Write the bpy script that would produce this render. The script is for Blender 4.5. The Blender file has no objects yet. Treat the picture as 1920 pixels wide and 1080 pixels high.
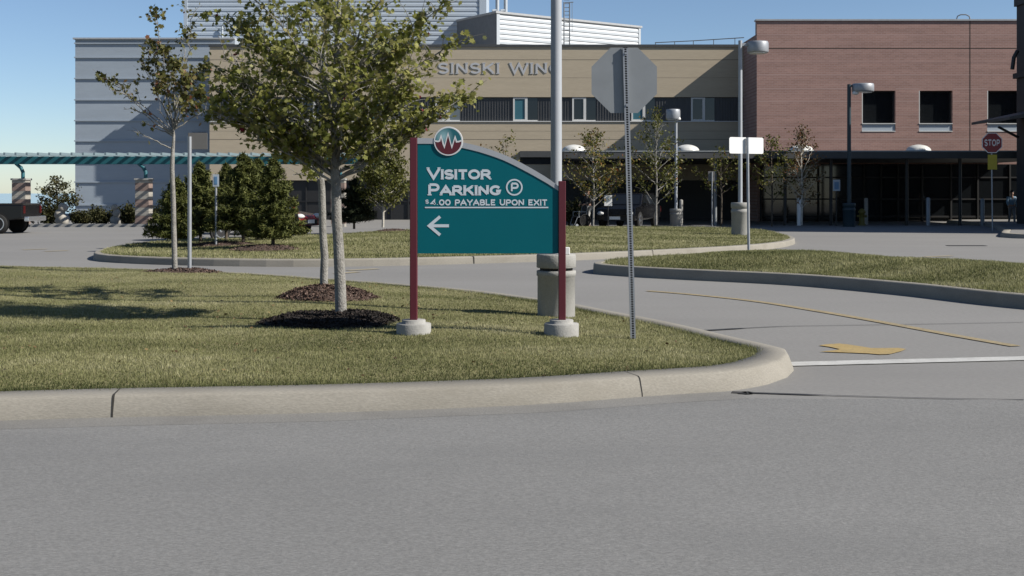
import bpy, math, random
import numpy as np
from mathutils import Vector, Matrix
from mathutils.geometry import delaunay_2d_cdt

R = math.radians
random.seed(7)
rng = np.random.default_rng(11)
C = bpy.context.scene.collection

# ------------------------------------------------------------------ camera, sky, sun, exposure
F = 2240.0          # focal length in pixels of the 1920 px wide photograph
CH = 1.7            # camera height
HY = 360.0          # row of the horizon
cd = bpy.data.cameras.new('camera'); cam = bpy.data.objects.new('camera', cd); C.objects.link(cam)
cam.location = (0, 0, CH); cam.rotation_euler = (R(90), 0, 0)
cd.sensor_width = 36; cd.lens = 36 * F / 1920; cd.shift_y = -(540 - HY) / 1920
cd.clip_start = .1; cd.clip_end = 12000
bpy.context.scene.camera = cam

SUN_AZ = 73.0       # degrees to the right of straight behind the camera
SUN_EL = 36.6
S = Vector((math.sin(R(SUN_AZ)) * math.cos(R(SUN_EL)), -math.cos(R(SUN_AZ)) * math.cos(R(SUN_EL)), math.sin(R(SUN_EL))))
w = bpy.data.worlds.new('World'); bpy.context.scene.world = w; w.use_nodes = True
wn = w.node_tree; wn.nodes.clear()
sky = wn.nodes.new('ShaderNodeTexSky'); sky.sky_type = 'NISHITA'; sky.sun_disc = False
sky.sun_elevation = R(SUN_EL); sky.sun_rotation = math.atan2(S.x, S.y)
sky.altitude = 2800; sky.air_density = 1.1; sky.dust_density = 2.4; sky.ozone_density = 2.9
bg = wn.nodes.new('ShaderNodeBackground'); bg.inputs['Strength'].default_value = 0.068
wo = wn.nodes.new('ShaderNodeOutputWorld')
wn.links.new(sky.outputs[0], bg.inputs[0]); wn.links.new(bg.outputs[0], wo.inputs[0])
ld = bpy.data.lights.new('sun', 'SUN'); ld.energy = 5.0; ld.angle = R(.5); ld.color = (1, .945, .86)
sun = bpy.data.objects.new('sun', ld); C.objects.link(sun); sun.location = (30, -20, 40)
sun.rotation_euler = S.to_track_quat('Z', 'Y').to_euler()
vs = bpy.context.scene.view_settings
vs.view_transform = 'Standard'; vs.look = 'None'; vs.exposure = 0.75; vs.gamma = 1; vs.use_curve_mapping = False

# ------------------------------------------------------------------ pixels of the photograph to points of the place
def G(px, py, z=0.0):
    Y = (CH - z) * F / (py - HY)
    return Vector(((px - 960) / F * Y, Y, z))
def P(px, py, Y):
    return Vector(((px - 960) / F * Y, Y, CH + (HY - py) / F * Y))
def PX(px, Y): return (px - 960) / F * Y
def PZ(py, Y): return CH + (HY - py) / F * Y

# ------------------------------------------------------------------ materials
def nodes_of(m):
    m.use_nodes = True
    return m.node_tree.nodes, m.node_tree.links
K = .70     # base colours are listed for exposure 0.2; the photograph is exposed half a stop brighter
def mat(name, col, rough=.8, var=.12, scale=6.0, fine=0.0, fscale=80.0, metal=0.0, bump=0.0, bscale=60.0, stretch=(1, 1, 1), spec=.4, dirt=None, dscale=.7):
    k_ = 1 if metal > .5 else K; col = tuple(c * k_ for c in col); dirt = tuple(c * k_ for c in dirt) if dirt else None
    m = bpy.data.materials.new(name); N, L = nodes_of(m)
    b = N['Principled BSDF']; b.inputs['Roughness'].default_value = rough; b.inputs['Metallic'].default_value = metal
    b.inputs['Specular IOR Level'].default_value = spec
    tc = N.new('ShaderNodeTexCoord'); mp = N.new('ShaderNodeMapping'); mp.inputs['Scale'].default_value = stretch
    L.new(tc.outputs['Object'], mp.inputs['Vector'])
    n1 = N.new('ShaderNodeTexNoise'); n1.inputs['Scale'].default_value = scale; n1.inputs['Detail'].default_value = 6; n1.inputs['Roughness'].default_value = .6
    L.new(mp.outputs[0], n1.inputs['Vector'])
    r1 = N.new('ShaderNodeMapRange'); r1.inputs['From Min'].default_value = .3; r1.inputs['From Max'].default_value = .7
    r1.inputs['To Min'].default_value = 1 - var; r1.inputs['To Max'].default_value = 1 + var
    L.new(n1.outputs['Fac'], r1.inputs['Value'])
    fac = r1.outputs[0]
    if fine:
        n2 = N.new('ShaderNodeTexNoise'); n2.inputs['Scale'].default_value = fscale; n2.inputs['Detail'].default_value = 3
        L.new(mp.outputs[0], n2.inputs['Vector'])
        r2 = N.new('ShaderNodeMapRange'); r2.inputs['From Min'].default_value = .28; r2.inputs['From Max'].default_value = .72
        r2.inputs['To Min'].default_value = 1 - fine; r2.inputs['To Max'].default_value = 1 + fine
        L.new(n2.outputs['Fac'], r2.inputs['Value'])
        mu = N.new('ShaderNodeMath'); mu.operation = 'MULTIPLY'; L.new(fac, mu.inputs[0]); L.new(r2.outputs[0], mu.inputs[1]); fac = mu.outputs[0]
    mx = N.new('ShaderNodeVectorMath'); mx.operation = 'SCALE'; mx.inputs[0].default_value = col
    L.new(fac, mx.inputs['Scale'])
    out = mx.outputs[0]
    if dirt:
        n3 = N.new('ShaderNodeTexNoise'); n3.inputs['Scale'].default_value = dscale; n3.inputs['Detail'].default_value = 8; n3.inputs['Roughness'].default_value = .65
        L.new(mp.outputs[0], n3.inputs['Vector'])
        r3 = N.new('ShaderNodeMapRange'); r3.inputs['From Min'].default_value = .5; r3.inputs['From Max'].default_value = .72
        r3.inputs['To Max'].default_value = .75; L.new(n3.outputs['Fac'], r3.inputs['Value'])
        mm = N.new('ShaderNodeMix'); mm.data_type = 'RGBA'; mm.inputs[7].default_value = (*dirt, 1)
        L.new(r3.outputs[0], mm.inputs[0]); L.new(out, mm.inputs[6]); out = mm.outputs[2]
    L.new(out, b.inputs['Base Color'])
    if bump:
        nb = N.new('ShaderNodeTexNoise'); nb.inputs['Scale'].default_value = bscale; nb.inputs['Detail'].default_value = 4
        L.new(mp.outputs[0], nb.inputs['Vector'])
        bp = N.new('ShaderNodeBump'); bp.inputs['Strength'].default_value = bump; bp.inputs['Distance'].default_value = .02
        L.new(nb.outputs['Fac'], bp.inputs['Height']); L.new(bp.outputs[0], b.inputs['Normal'])
    return m
def leafmat(name, stops, trans=.35, rough=.55):
    """foliage: the colour of each leaf comes from its own random number"""
    stops = [(p, tuple(c * K for c in q)) for p, q in stops]
    m = bpy.data.materials.new(name); N, L = nodes_of(m)
    b = N['Principled BSDF']; b.inputs['Roughness'].default_value = rough; b.inputs['Specular IOR Level'].default_value = .25
    at = N.new('ShaderNodeAttribute'); at.attribute_name = 'tint'
    cr = N.new('ShaderNodeValToRGB'); L.new(at.outputs['Fac'], cr.inputs[0])
    e = cr.color_ramp.elements
    e[0].position, e[0].color = stops[0][0], (*stops[0][1], 1)
    e[1].position, e[1].color = stops[-1][0], (*stops[-1][1], 1)
    for p, c in stops[1:-1]:
        x = e.new(p); x.color = (*c, 1)
    L.new(cr.outputs[0], b.inputs['Base Color'])
    t = N.new('ShaderNodeBsdfTranslucent'); L.new(cr.outputs[0], t.inputs['Color'])
    mix = N.new('ShaderNodeMixShader'); mix.inputs[0].default_value = trans
    L.new(b.outputs[0], mix.inputs[1]); L.new(t.outputs[0], mix.inputs[2])
    L.new(mix.outputs[0], N['Material Output'].inputs[0])
    return m

M = {}
M['asphalt'] = mat('asphalt', (.205, .204, .199), .9, .08, .45, .22, 85, bump=.3, bscale=120, stretch=(.42, 1, 1), dirt=(.166, .166, .164), dscale=.5)
M['drive'] = mat('concrete_drive', (.235, .230, .220), .88, .06, .35, .12, 45, bump=.15, bscale=80, stretch=(.4, 1, 1), dirt=(.20, .196, .189), dscale=.25)
M['gutter'] = mat('concrete_gutter', (.21, .205, .193), .9, .08, 1.2, .12, 50, bump=.2, dirt=(.165, .16, .15), dscale=1.5)
M['kerb'] = mat('kerb_concrete', (.292, .272, .232), .9, .08, 1.5, .12, 60, bump=.12, dirt=(.222, .203, .166), dscale=1.3, stretch=(.5, 1, 1.6))
M['joint'] = mat('joint', (.03, .028, .024), .9)
M['earth'] = mat('earth', (.09, .085, .05), .95, .2, 3)
M['turf'] = mat('turf', (.21, .195, .085), .95, .25, 2.2, .35, 60, bump=.6, bscale=70, dirt=(.25, .22, .105), dscale=1.1)
M['tar'] = mat('tar', (.035, .035, .036), .7)
M['yellow'] = mat('yellow_paint', (.33, .265, .15), .8, .15, 5, .2, 40, dirt=(.235, .222, .19), dscale=7)
M['arrow_paint'] = mat('arrow_paint', (.39, .285, .115), .8, .12, 5, .15, 40, dirt=(.26, .22, .14), dscale=9)
M['white_line'] = mat('white_paint_road', (.52, .52, .50), .8, .1, 4, .1, 40, dirt=(.34, .34, .33), dscale=3)
M['lake'] = mat('lake_water', (.25, .38, .5), .15, .05, .02)
M['teal'] = mat('teal_paint', (.002, .128, .160), (.45), .03, 3, spec=.12)
M['teal_light'] = mat('teal_paint_light', (.13, .36, .40), .45, .12, 20)
M['maroon'] = mat('maroon_paint', (.105, .012, .022), .5, .06, 4)
M['silver'] = mat('silver_paint', (.40, .42, .45), .5, .04, 5)
M['wall_letter'] = mat('wall_letter', (.52, .53, .55), .5, .03, 5)
M['letter'] = mat('white_letter', (.64, .70, .76), .5, .03, 10)
M['logo_white'] = mat('logo_white', (.72, .73, .74), .5, .02, 10)
M['concrete'] = mat('cast_concrete', (.34, .335, .315), .9, .08, 4, .10, 60, bump=.2, dirt=(.27, .263, .245), dscale=3)
M['galv'] = mat('galvanised', (.36, .38, .41), .48, .08, 8, .05, 50, metal=.35)
M['galv_dull'] = mat('galvanised_dull', (.27, .29, .305), .6, .06, 5, metal=.1)
M['pole'] = mat('pole_paint', (.40, .425, .46), .55, .04, 3, spec=.2)
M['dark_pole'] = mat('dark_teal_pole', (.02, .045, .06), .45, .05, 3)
M['tan'] = mat('tan_masonry', (.50, .425, .315), .9, .05, 1.5, .06, 8, stretch=(.25, 1, 3))
M['tan_joint'] = mat('tan_joint', (.22, .19, .145), .9)
M['blue_wall'] = mat('blue_grey_panel', (.36, .415, .475), .7, .05, .6, .03, 4, stretch=(.3, 1, 2))
M['siding'] = mat('pale_metal_siding', (.45, .52, .60), .55, .04, 1)
M['siding_white'] = mat('white_metal_siding', (.47, .52, .57), .5, .03, 1)
M['dark_metal_shade'] = mat('dark_metal_and_shade', (.17, .19, .215), .6, .1, 3)
M['cap'] = mat('roof_cap_dark', (.06, .065, .07), .6)
M['cap_light'] = mat('roof_cap_light', (.40, .42, .44), .5)
M['ribpanel'] = mat('grey_rib_panel', (.085, .088, .092), .6, .15, 4, stretch=(6, 1, .3))
M['win_white'] = mat('white_frame', (.68, .68, .66), .5, .03)
M['sill_blue'] = mat('spandrel_pale', (.46, .52, .58), .4, .04, 3)
M['dark'] = mat('dark_interior', (.012, .012, .013), .7)
M['bronze'] = mat('dark_bronze', (.022, .022, .023), .5, .1)
M['fascia'] = mat('canopy_fascia', (.075, .077, .078), .6, .1, 2)
M['rightblock'] = mat('dark_cladding', (.045, .042, .042), .7, .15, 2)
M['dome'] = mat('skylight_acrylic', (.72, .72, .68), .35)
M['pink'] = mat('stone_pink', (.25, .185, .16), .9, .15, 8)
M['stone'] = mat('stone_grey', (.36, .34, .30), .9, .2, 6)
M['pergola'] = mat('pergola_teal', (.012, .115, .145), .55, .08, 3)
M['rafter'] = mat('rafter_pale', (.20, .27, .30), .55, .05, 3)
M['bark'] = mat('grey_bark', (.285, .275, .255), .95, .28, 7, .22, 45, bump=.8, bscale=45, stretch=(1.2, 1.2, 1), dirt=(.13, .12, .105), dscale=5, spec=.15)
M['bark_dark'] = mat('dark_bark', (.10, .08, .06), .9, .2, 5)
M['bark_white'] = mat('pale_bark', (.50, .47, .41), .9, .25, 5, stretch=(1, 1, 3))
M['mulch'] = mat('wood_mulch', (.085, .056, .043), .95, .4, 12, .4, 60, bump=1, bscale=40)
M['chip_shade'] = leafmat('shade_painted_chips', [(0, (.008, .007, .006)), (.7, (.022, .017, .015)), (1, (.06, .045, .038))], 0, .9)  # darker copy of the mulch chips, the sign's shadow put into the colour
M['mulch_shade'] = mat('shade_painted_mulch', (.018, .014, .012), .95, .4, 12, .4, 60, bump=1, bscale=40)  # mulch darkened the same way, shadow painted in
M['chip'] = leafmat('mulch_chips', [(0, (.035, .022, .017)), (.6, (.10, .062, .048)), (1, (.24, .17, .14))], 0, .9)
M['black_paint'] = mat('black_car_paint', (.006, .006, .007), .22, .05, 2, spec=.5)
M['red_paint'] = mat('red_car_paint', (.22, .012, .018), .25, .05, 2, spec=.5)
M['tyre'] = mat('tyre_rubber', (.012, .012, .012), .85)
M['chrome'] = mat('chrome', (.62, .63, .65), .22, .02, 3, metal=.9)
M['glass'] = mat('dark_glass', (.012, .014, .016), .06, .02, 3, spec=.6)
M['teal_glass'] = mat('teal_blind', (.045, .155, .20), .4, .05, 2)
M['grey_glass'] = mat('grey_glass', (.16, .19, .21), .2, .05, 2)
M['windscreen'] = mat('windscreen', (.32, .36, .38), .08, .02, 2, spec=.7)
M['lamp_glass'] = mat('lamp_lens', (.75, .75, .72), .12, .02, 5)
M['red_glass'] = mat('tail_lens', (.06, .006, .006), .2)
M['white_sign'] = mat('white_sign', (.90, .90, .89), .5, .01)
M['stop_red'] = mat('stop_red', (.22, .02, .025), .5, .03)
M['yel_sign'] = mat('yellow_sign', (.40, .34, .03), .6, .05)
M['hydrant'] = mat('hydrant_paint', (.16, .13, .02), .6, .08)
M['blue_sign'] = mat('blue_sign', (.12, .25, .42), .5, .03)
M['grey_sign'] = mat('grey_sign', (.16, .155, .15), .6, .05)
M['skin'] = mat('skin', (.42, .25, .18), .6, .05)
M['hair'] = mat('hair_dark', (.02, .014, .01), .6)
M['jacket'] = mat('dark_jacket', (.018, .018, .02), .85)
M['trousers'] = mat('pale_trousers', (.46, .45, .42), .9, .08)
M['shirt'] = mat('blue_shirt', (.22, .36, .50), .85)
M['trousers_grey'] = mat('grey_trousers', (.28, .28, .29), .9)
M['shoe'] = mat('shoe', (.03, .025, .02), .6)
M['maple'] = leafmat('maple_leaf', [(0, (.065, .080, .014)), (.45, (.205, .222, .042)), (.8, (.39, .385, .125)), (.955, (.34, .31, .13)), (.975, (.22, .03, .04)), (1, (.25, .035, .05))], .42, .5)
M['young_leaf'] = leafmat('young_maple_leaf', [(0, (.05, .055, .014)), (.5, (.14, .14, .036)), (.82, (.23, .20, .07)), (.92, (.26, .14, .07)), (1, (.24, .08, .05))], .34)
M['autumn'] = leafmat('autumn_leaf', [(0, (.05, .06, .012)), (.4, (.14, .15, .03)), (.72, (.25, .20, .05)), (1, (.26, .10, .035))], .35)
M['russet'] = leafmat('russet_leaf', [(0, (.06, .05, .014)), (.5, (.16, .10, .035)), (1, (.24, .08, .04))], .35)
M['birch'] = leafmat('birch_leaf', [(0, (.06, .07, .015)), (.5, (.14, .15, .035)), (1, (.22, .21, .06))], .4)
M['needle'] = leafmat('spruce_needle', [(0, (.026, .034, .008)), (.6, (.10, .115, .024)), (1, (.22, .215, .06))], .12, .7)
M['needle_dark'] = leafmat('dark_needle', [(0, (.012, .018, .008)), (.7, (.03, .04, .014)), (1, (.06, .07, .025))], .1, .7)
M['bush'] = leafmat('bush_leaf', [(0, (.014, .018, .006)), (.6, (.045, .048, .014)), (1, (.10, .09, .03))], .2, .7)
M['blade'] = leafmat('grass_blade', [(0, (.085, .10, .034)), (.4, (.215, .222, .090)), (.75, (.355, .345, .175)), (1, (.48, .45, .28))], .3, .7)

# brick of the right-hand wing
def brickmat():
    m = bpy.data.materials.new('pink_brick'); N, L = nodes_of(m)
    b = N['Principled BSDF']; b.inputs['Roughness'].default_value = .9; b.inputs['Specular IOR Level'].default_value = .2
    tc = N.new('ShaderNodeTexCoord'); mp = N.new('ShaderNodeMapping'); mp.inputs['Rotation'].default_value = (R(90), 0, 0)
    L.new(tc.outputs['Object'], mp.inputs['Vector'])
    br = N.new('ShaderNodeTexBrick'); L.new(mp.outputs[0], br.inputs['Vector'])
    br.inputs['Color1'].default_value = (.27, .165, .14, 1); br.inputs['Color2'].default_value = (.23, .139, .119, 1); br.inputs['Mortar'].default_value = (.28, .203, .182, 1)
    br.inputs['Scale'].default_value = 1; br.inputs['Brick Width'].default_value = .30; br.inputs['Row Height'].default_value = .10
    br.inputs['Mortar Size'].default_value = .012; br.inputs['Bias'].default_value = 0
    mp2 = N.new('ShaderNodeMapping'); mp2.inputs['Scale'].default_value = (.18, 1, 2.2); L.new(tc.outputs['Object'], mp2.inputs['Vector'])
    n = N.new('ShaderNodeTexNoise'); n.inputs['Scale'].default_value = 1.3; n.inputs['Detail'].default_value = 7; L.new(mp2.outputs[0], n.inputs['Vector'])
    r = N.new('ShaderNodeMapRange'); r.inputs['From Min'].default_value = .3; r.inputs['From Max'].default_value = .7; r.inputs['To Min'].default_value = .88; r.inputs['To Max'].default_value = 1.12
    L.new(n.outputs['Fac'], r.inputs['Value'])
    sc = N.new('ShaderNodeVectorMath'); sc.operation = 'SCALE'; L.new(br.outputs['Color'], sc.inputs[0]); L.new(r.outputs[0], sc.inputs['Scale'])
    L.new(sc.outputs[0], b.inputs['Base Color'])
    return m
M['brick'] = brickmat()
M['brick_band'] = mat('brick_band', (.42, .285, .255), .9, .08, 1.2, stretch=(.3, 1, 2))

# ------------------------------------------------------------------ object helpers
ORG = {}
def tag(o, label=None, cat=None, group=None, kind=None):
    if label: o['label'] = label
    if cat: o['category'] = cat
    if group: o['group'] = group
    if kind: o['kind'] = kind
    return o
def thing(name, label, cat, loc=(0, 0, 0), rz=0.0, group=None):
    """an Empty at the base of a thing; its parts are built around the origin and moved with it"""
    o = bpy.data.objects.new(name, None); C.objects.link(o); o.empty_display_size = .2
    o.location = loc; o.rotation_euler = (0, 0, rz); ORG[o.name] = Vector((0, 0, 0))
    return tag(o, label, cat, group)
def wthing(name, label, cat, loc, group=None):
    """the same, with its parts given in world coordinates"""
    o = thing(name, label, cat, loc, 0, group); ORG[o.name] = Vector(loc); return o
def copytree(o, parent=None):
    c = o.copy(); C.objects.link(c); ORG[c.name] = ORG.get(o.name, Vector((0, 0, 0)))
    c.parent = parent
    for ch in list(o.children): copytree(ch, c)
    return c

class MB:
    def __init__(s): s.v = []; s.f = []; s.mi = []; s.sm = []
    def add(s, vs, fs, mi=0, smooth=False):
        k = len(s.v); s.v += [tuple(p) for p in vs]; s.f += [tuple(i + k for i in f) for f in fs]
        s.mi += [mi] * len(fs); s.sm += [smooth] * len(fs); return s
    def box(s, a, b, mi=0):
        (x0, y0, z0), (x1, y1, z1) = a, b
        if x0 > x1: x0, x1 = x1, x0
        if y0 > y1: y0, y1 = y1, y0
        if z0 > z1: z0, z1 = z1, z0
        return s.add([(x0, y0, z0), (x1, y0, z0), (x1, y1, z0), (x0, y1, z0), (x0, y0, z1), (x1, y0, z1), (x1, y1, z1), (x0, y1, z1)],
                     [(0, 3, 2, 1), (4, 5, 6, 7), (0, 1, 5, 4), (1, 2, 6, 5), (2, 3, 7, 6), (3, 0, 4, 7)], mi)
    def tube(s, pts, rad, n=8, mi=0, cap=True, smooth=True):
        pts = [Vector(p) for p in pts]
        if not hasattr(rad, '__len__'): rad = [rad] * len(pts)
        ring = []; up = None
        for i, p in enumerate(pts):
            d = (pts[min(i + 1, len(pts) - 1)] - pts[max(i - 1, 0)])
            d = d.normalized() if d.length > 1e-9 else Vector((0, 0, 1))
            if up is None:
                up = d.orthogonal().normalized()
            up = (up - d * up.dot(d)); up = up.normalized() if up.length > 1e-6 else d.orthogonal().normalized()
            q = d.cross(up)
            ring.append([p + (up * math.cos(2 * math.pi * k / n) + q * math.sin(2 * math.pi * k / n)) * rad[i] for k in range(n)])
        vs = [v for r_ in ring for v in r_]; fs = []
        for i in range(len(pts) - 1):
            for k in range(n):
                fs.append((i * n + k, i * n + (k + 1) % n, (i + 1) * n + (k + 1) % n, (i + 1) * n + k))
        s.add(vs, fs, mi, smooth)
        if cap:
            s.add(ring[0][::-1], [tuple(range(n))], mi); s.add(ring[-1], [tuple(range(n))], mi)
        return s
    def lathe(s, prof, c=(0, 0, 0), n=24, mi=0, axis='z', smooth=True):
        """profile of (radius, height) turned round an axis"""
        vs = []
        for r_, h in prof:
            for k in range(n):
                a = 2 * math.pi * k / n; x, y = r_ * math.cos(a), r_ * math.sin(a)
                p = (x, y, h) if axis == 'z' else ((x, h, y) if axis == 'y' else (h, x, y))
                vs.append((p[0] + c[0], p[1] + c[1], p[2] + c[2]))
        m = len(prof); fs = []
        for i in range(m - 1):
            for k in range(n):
                q = (i * n + k, i * n + (k + 1) % n, (i + 1) * n + (k + 1) % n, (i + 1) * n + k)
                fs.append(q if axis != 'y' else q[::-1])
        s.add(vs, fs, mi, smooth)
        s.add(vs[:n], [tuple(range(n))[::-1]], mi); s.add(vs[-n:], [tuple(range(n))], mi)
        return s
    def prism(s, poly, y0, y1, mi=0):
        """an outline in x, z given a depth along y"""
        n = len(poly); vs = [(x, y0, z) for x, z in poly] + [(x, y1, z) for x, z in poly]
        fs = [tuple(range(n)), tuple(range(2 * n - 1, n - 1, -1))] + [(i, i + n, (i + 1) % n + n, (i + 1) % n) for i in range(n)]
        return s.add(vs, fs, mi)
    def prismz(s, poly, z0, z1, mi=0):
        n = len(poly); vs = [(x, y, z0) for x, y in poly] + [(x, y, z1) for x, y in poly]
        fs = [tuple(range(n))[::-1], tuple(range(n, 2 * n))] + [(i, (i + 1) % n, (i + 1) % n + n, i + n) for i in range(n)]
        return s.add(vs, fs, mi)
    def build(s, name, m, parent=None, bevel=0, recalc=True):
        me = bpy.data.meshes.new(name)
        o = bpy.data.objects.new(name, me); C.objects.link(o)
        off = Vector((0, 0, 0))
        if parent is not None:
            o.parent = parent; off = ORG.get(parent.name, off)
        ORG[o.name] = off
        # the root carries the location; children keep coordinates relative to it
        me.from_pydata([(a - off.x, b - off.y, c - off.z) for a, b, c in s.v], [], s.f)
        for mm in (m if isinstance(m, (list, tuple)) else [m]): me.materials.append(mm)
        me.polygons.foreach_set('material_index', s.mi); me.polygons.foreach_set('use_smooth', s.sm)
        if recalc:
            import bmesh
            b = bmesh.new(); b.from_mesh(me); bmesh.ops.recalc_face_normals(b, faces=b.faces); b.to_mesh(me); b.free()
        if bevel:
            bv = o.modifiers.new('bevel', 'BEVEL'); bv.width = bevel; bv.segments = 2; bv.limit_method = 'ANGLE'; bv.angle_limit = R(40)
        me.update(); return o
def solo(mb, name, m, label, cat, base, group=None, bevel=0):
    """a thing that is one mesh, its origin at its base"""
    e = Vector(base); mb.v = [tuple(Vector(p) - e) for p in mb.v]
    o = mb.build(name, m, None, bevel); o.location = e; return tag(o, label, cat, group)
def structure(mb, name, m): return tag(mb.build(name, m), kind='structure')
def soup(name, verts, nper, tint, m, parent=None):
    """many separate little n-gons in one mesh (leaves, blades, chips), with one random tint each"""
    verts = np.asarray(verts, dtype=np.float32).reshape(-1, 3); nf = len(verts) // nper
    off = ORG.get(parent.name, Vector((0, 0, 0))) if parent is not None else Vector((0, 0, 0))
    me = bpy.data.meshes.new(name); me.vertices.add(len(verts))
    me.vertices.foreach_set('co', (verts - np.array(off, dtype=np.float32)).ravel())
    me.loops.add(nf * nper); me.loops.foreach_set('vertex_index', np.arange(nf * nper, dtype=np.int32))
    me.polygons.add(nf); me.polygons.foreach_set('loop_start', np.arange(0, nf * nper, nper, dtype=np.int32))
    a = me.attributes.new('tint', 'FLOAT', 'POINT'); a.data.foreach_set('value', np.repeat(np.asarray(tint, dtype=np.float32), nper))
    me.materials.append(m); me.update(calc_edges=True)
    o = bpy.data.objects.new(name, me); C.objects.link(o)
    if parent is not None: o.parent = parent
    ORG[o.name] = off
    return o

# ------------------------------------------------------------------ polygons on the ground
def smooth_closed(pts, step=.25):
    pts = [Vector((p[0], p[1])) for p in pts]; n = len(pts); out = []
    for i in range(n):
        a, b, c, d = pts[(i - 1) % n], pts[i], pts[(i + 1) % n], pts[(i + 2) % n]
        k = max(1, min(60, int((c - b).length / step)))
        # centripetal Catmull-Rom keeps uneven spacing from looping
        t0 = 0; t1 = t0 + max((b - a).length, 1e-4) ** .5; t2 = t1 + max((c - b).length, 1e-4) ** .5; t3 = t2 + max((d - c).length, 1e-4) ** .5
        for j in range(k):
            t = t1 + (t2 - t1) * j / k
            A1 = a * ((t1 - t) / (t1 - t0)) + b * ((t - t0) / (t1 - t0)); A2 = b * ((t2 - t) / (t2 - t1)) + c * ((t - t1) / (t2 - t1)); A3 = c * ((t3 - t) / (t3 - t2)) + d * ((t - t2) / (t3 - t2))
            B1 = A1 * ((t2 - t) / (t2 - t0)) + A2 * ((t - t0) / (t2 - t0)); B2 = A2 * ((t3 - t) / (t3 - t1)) + A3 * ((t - t1) / (t3 - t1))
            q = B1 * ((t2 - t) / (t2 - t1)) + B2 * ((t - t1) / (t2 - t1)); out.append((q.x, q.y))
    return np.array(out)
def area(p): return .5 * np.sum(p[:, 0] * np.roll(p[:, 1], -1) - np.roll(p[:, 0], -1) * p[:, 1])
def inward(p):
    """unit normals that point into a counter-clockwise outline"""
    t = np.roll(p, -1, 0) - np.roll(p, 1, 0); t /= np.linalg.norm(t, axis=1)[:, None] + 1e-9
    return np.stack([-t[:, 1], t[:, 0]], 1)
def inside(poly, q):
    x, y = q[:, 0], q[:, 1]; r_ = np.zeros(len(q), bool)
    for a, b in zip(poly, np.roll(poly, -1, 0)):
        c = (a[1] > y) != (b[1] > y)
        with np.errstate(divide='ignore', invalid='ignore'):
            r_ ^= c & (x < (b[0] - a[0]) * (y - a[1]) / (b[1] - a[1]) + a[0])
    return r_
def dist_poly(poly, q):
    d = np.full(len(q), 1e9)
    for a, b in zip(poly, np.roll(poly, -1, 0)):
        e = b - a; l = e @ e + 1e-12; t = np.clip(((q - a) @ e) / l, 0, 1)
        d = np.minimum(d, np.linalg.norm(q - (a + t[:, None] * e), axis=1))
    return d
def hump(q):
    """slow unevenness of turf"""
    x, y = q[:, 0], q[:, 1]
    return .012 * np.sin(x * 1.3 + .7 * y) + .012 * np.sin(y * 1.9 - .5 * x + 1) + .006 * np.sin(3.1 * x + 2.2 * y)

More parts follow.
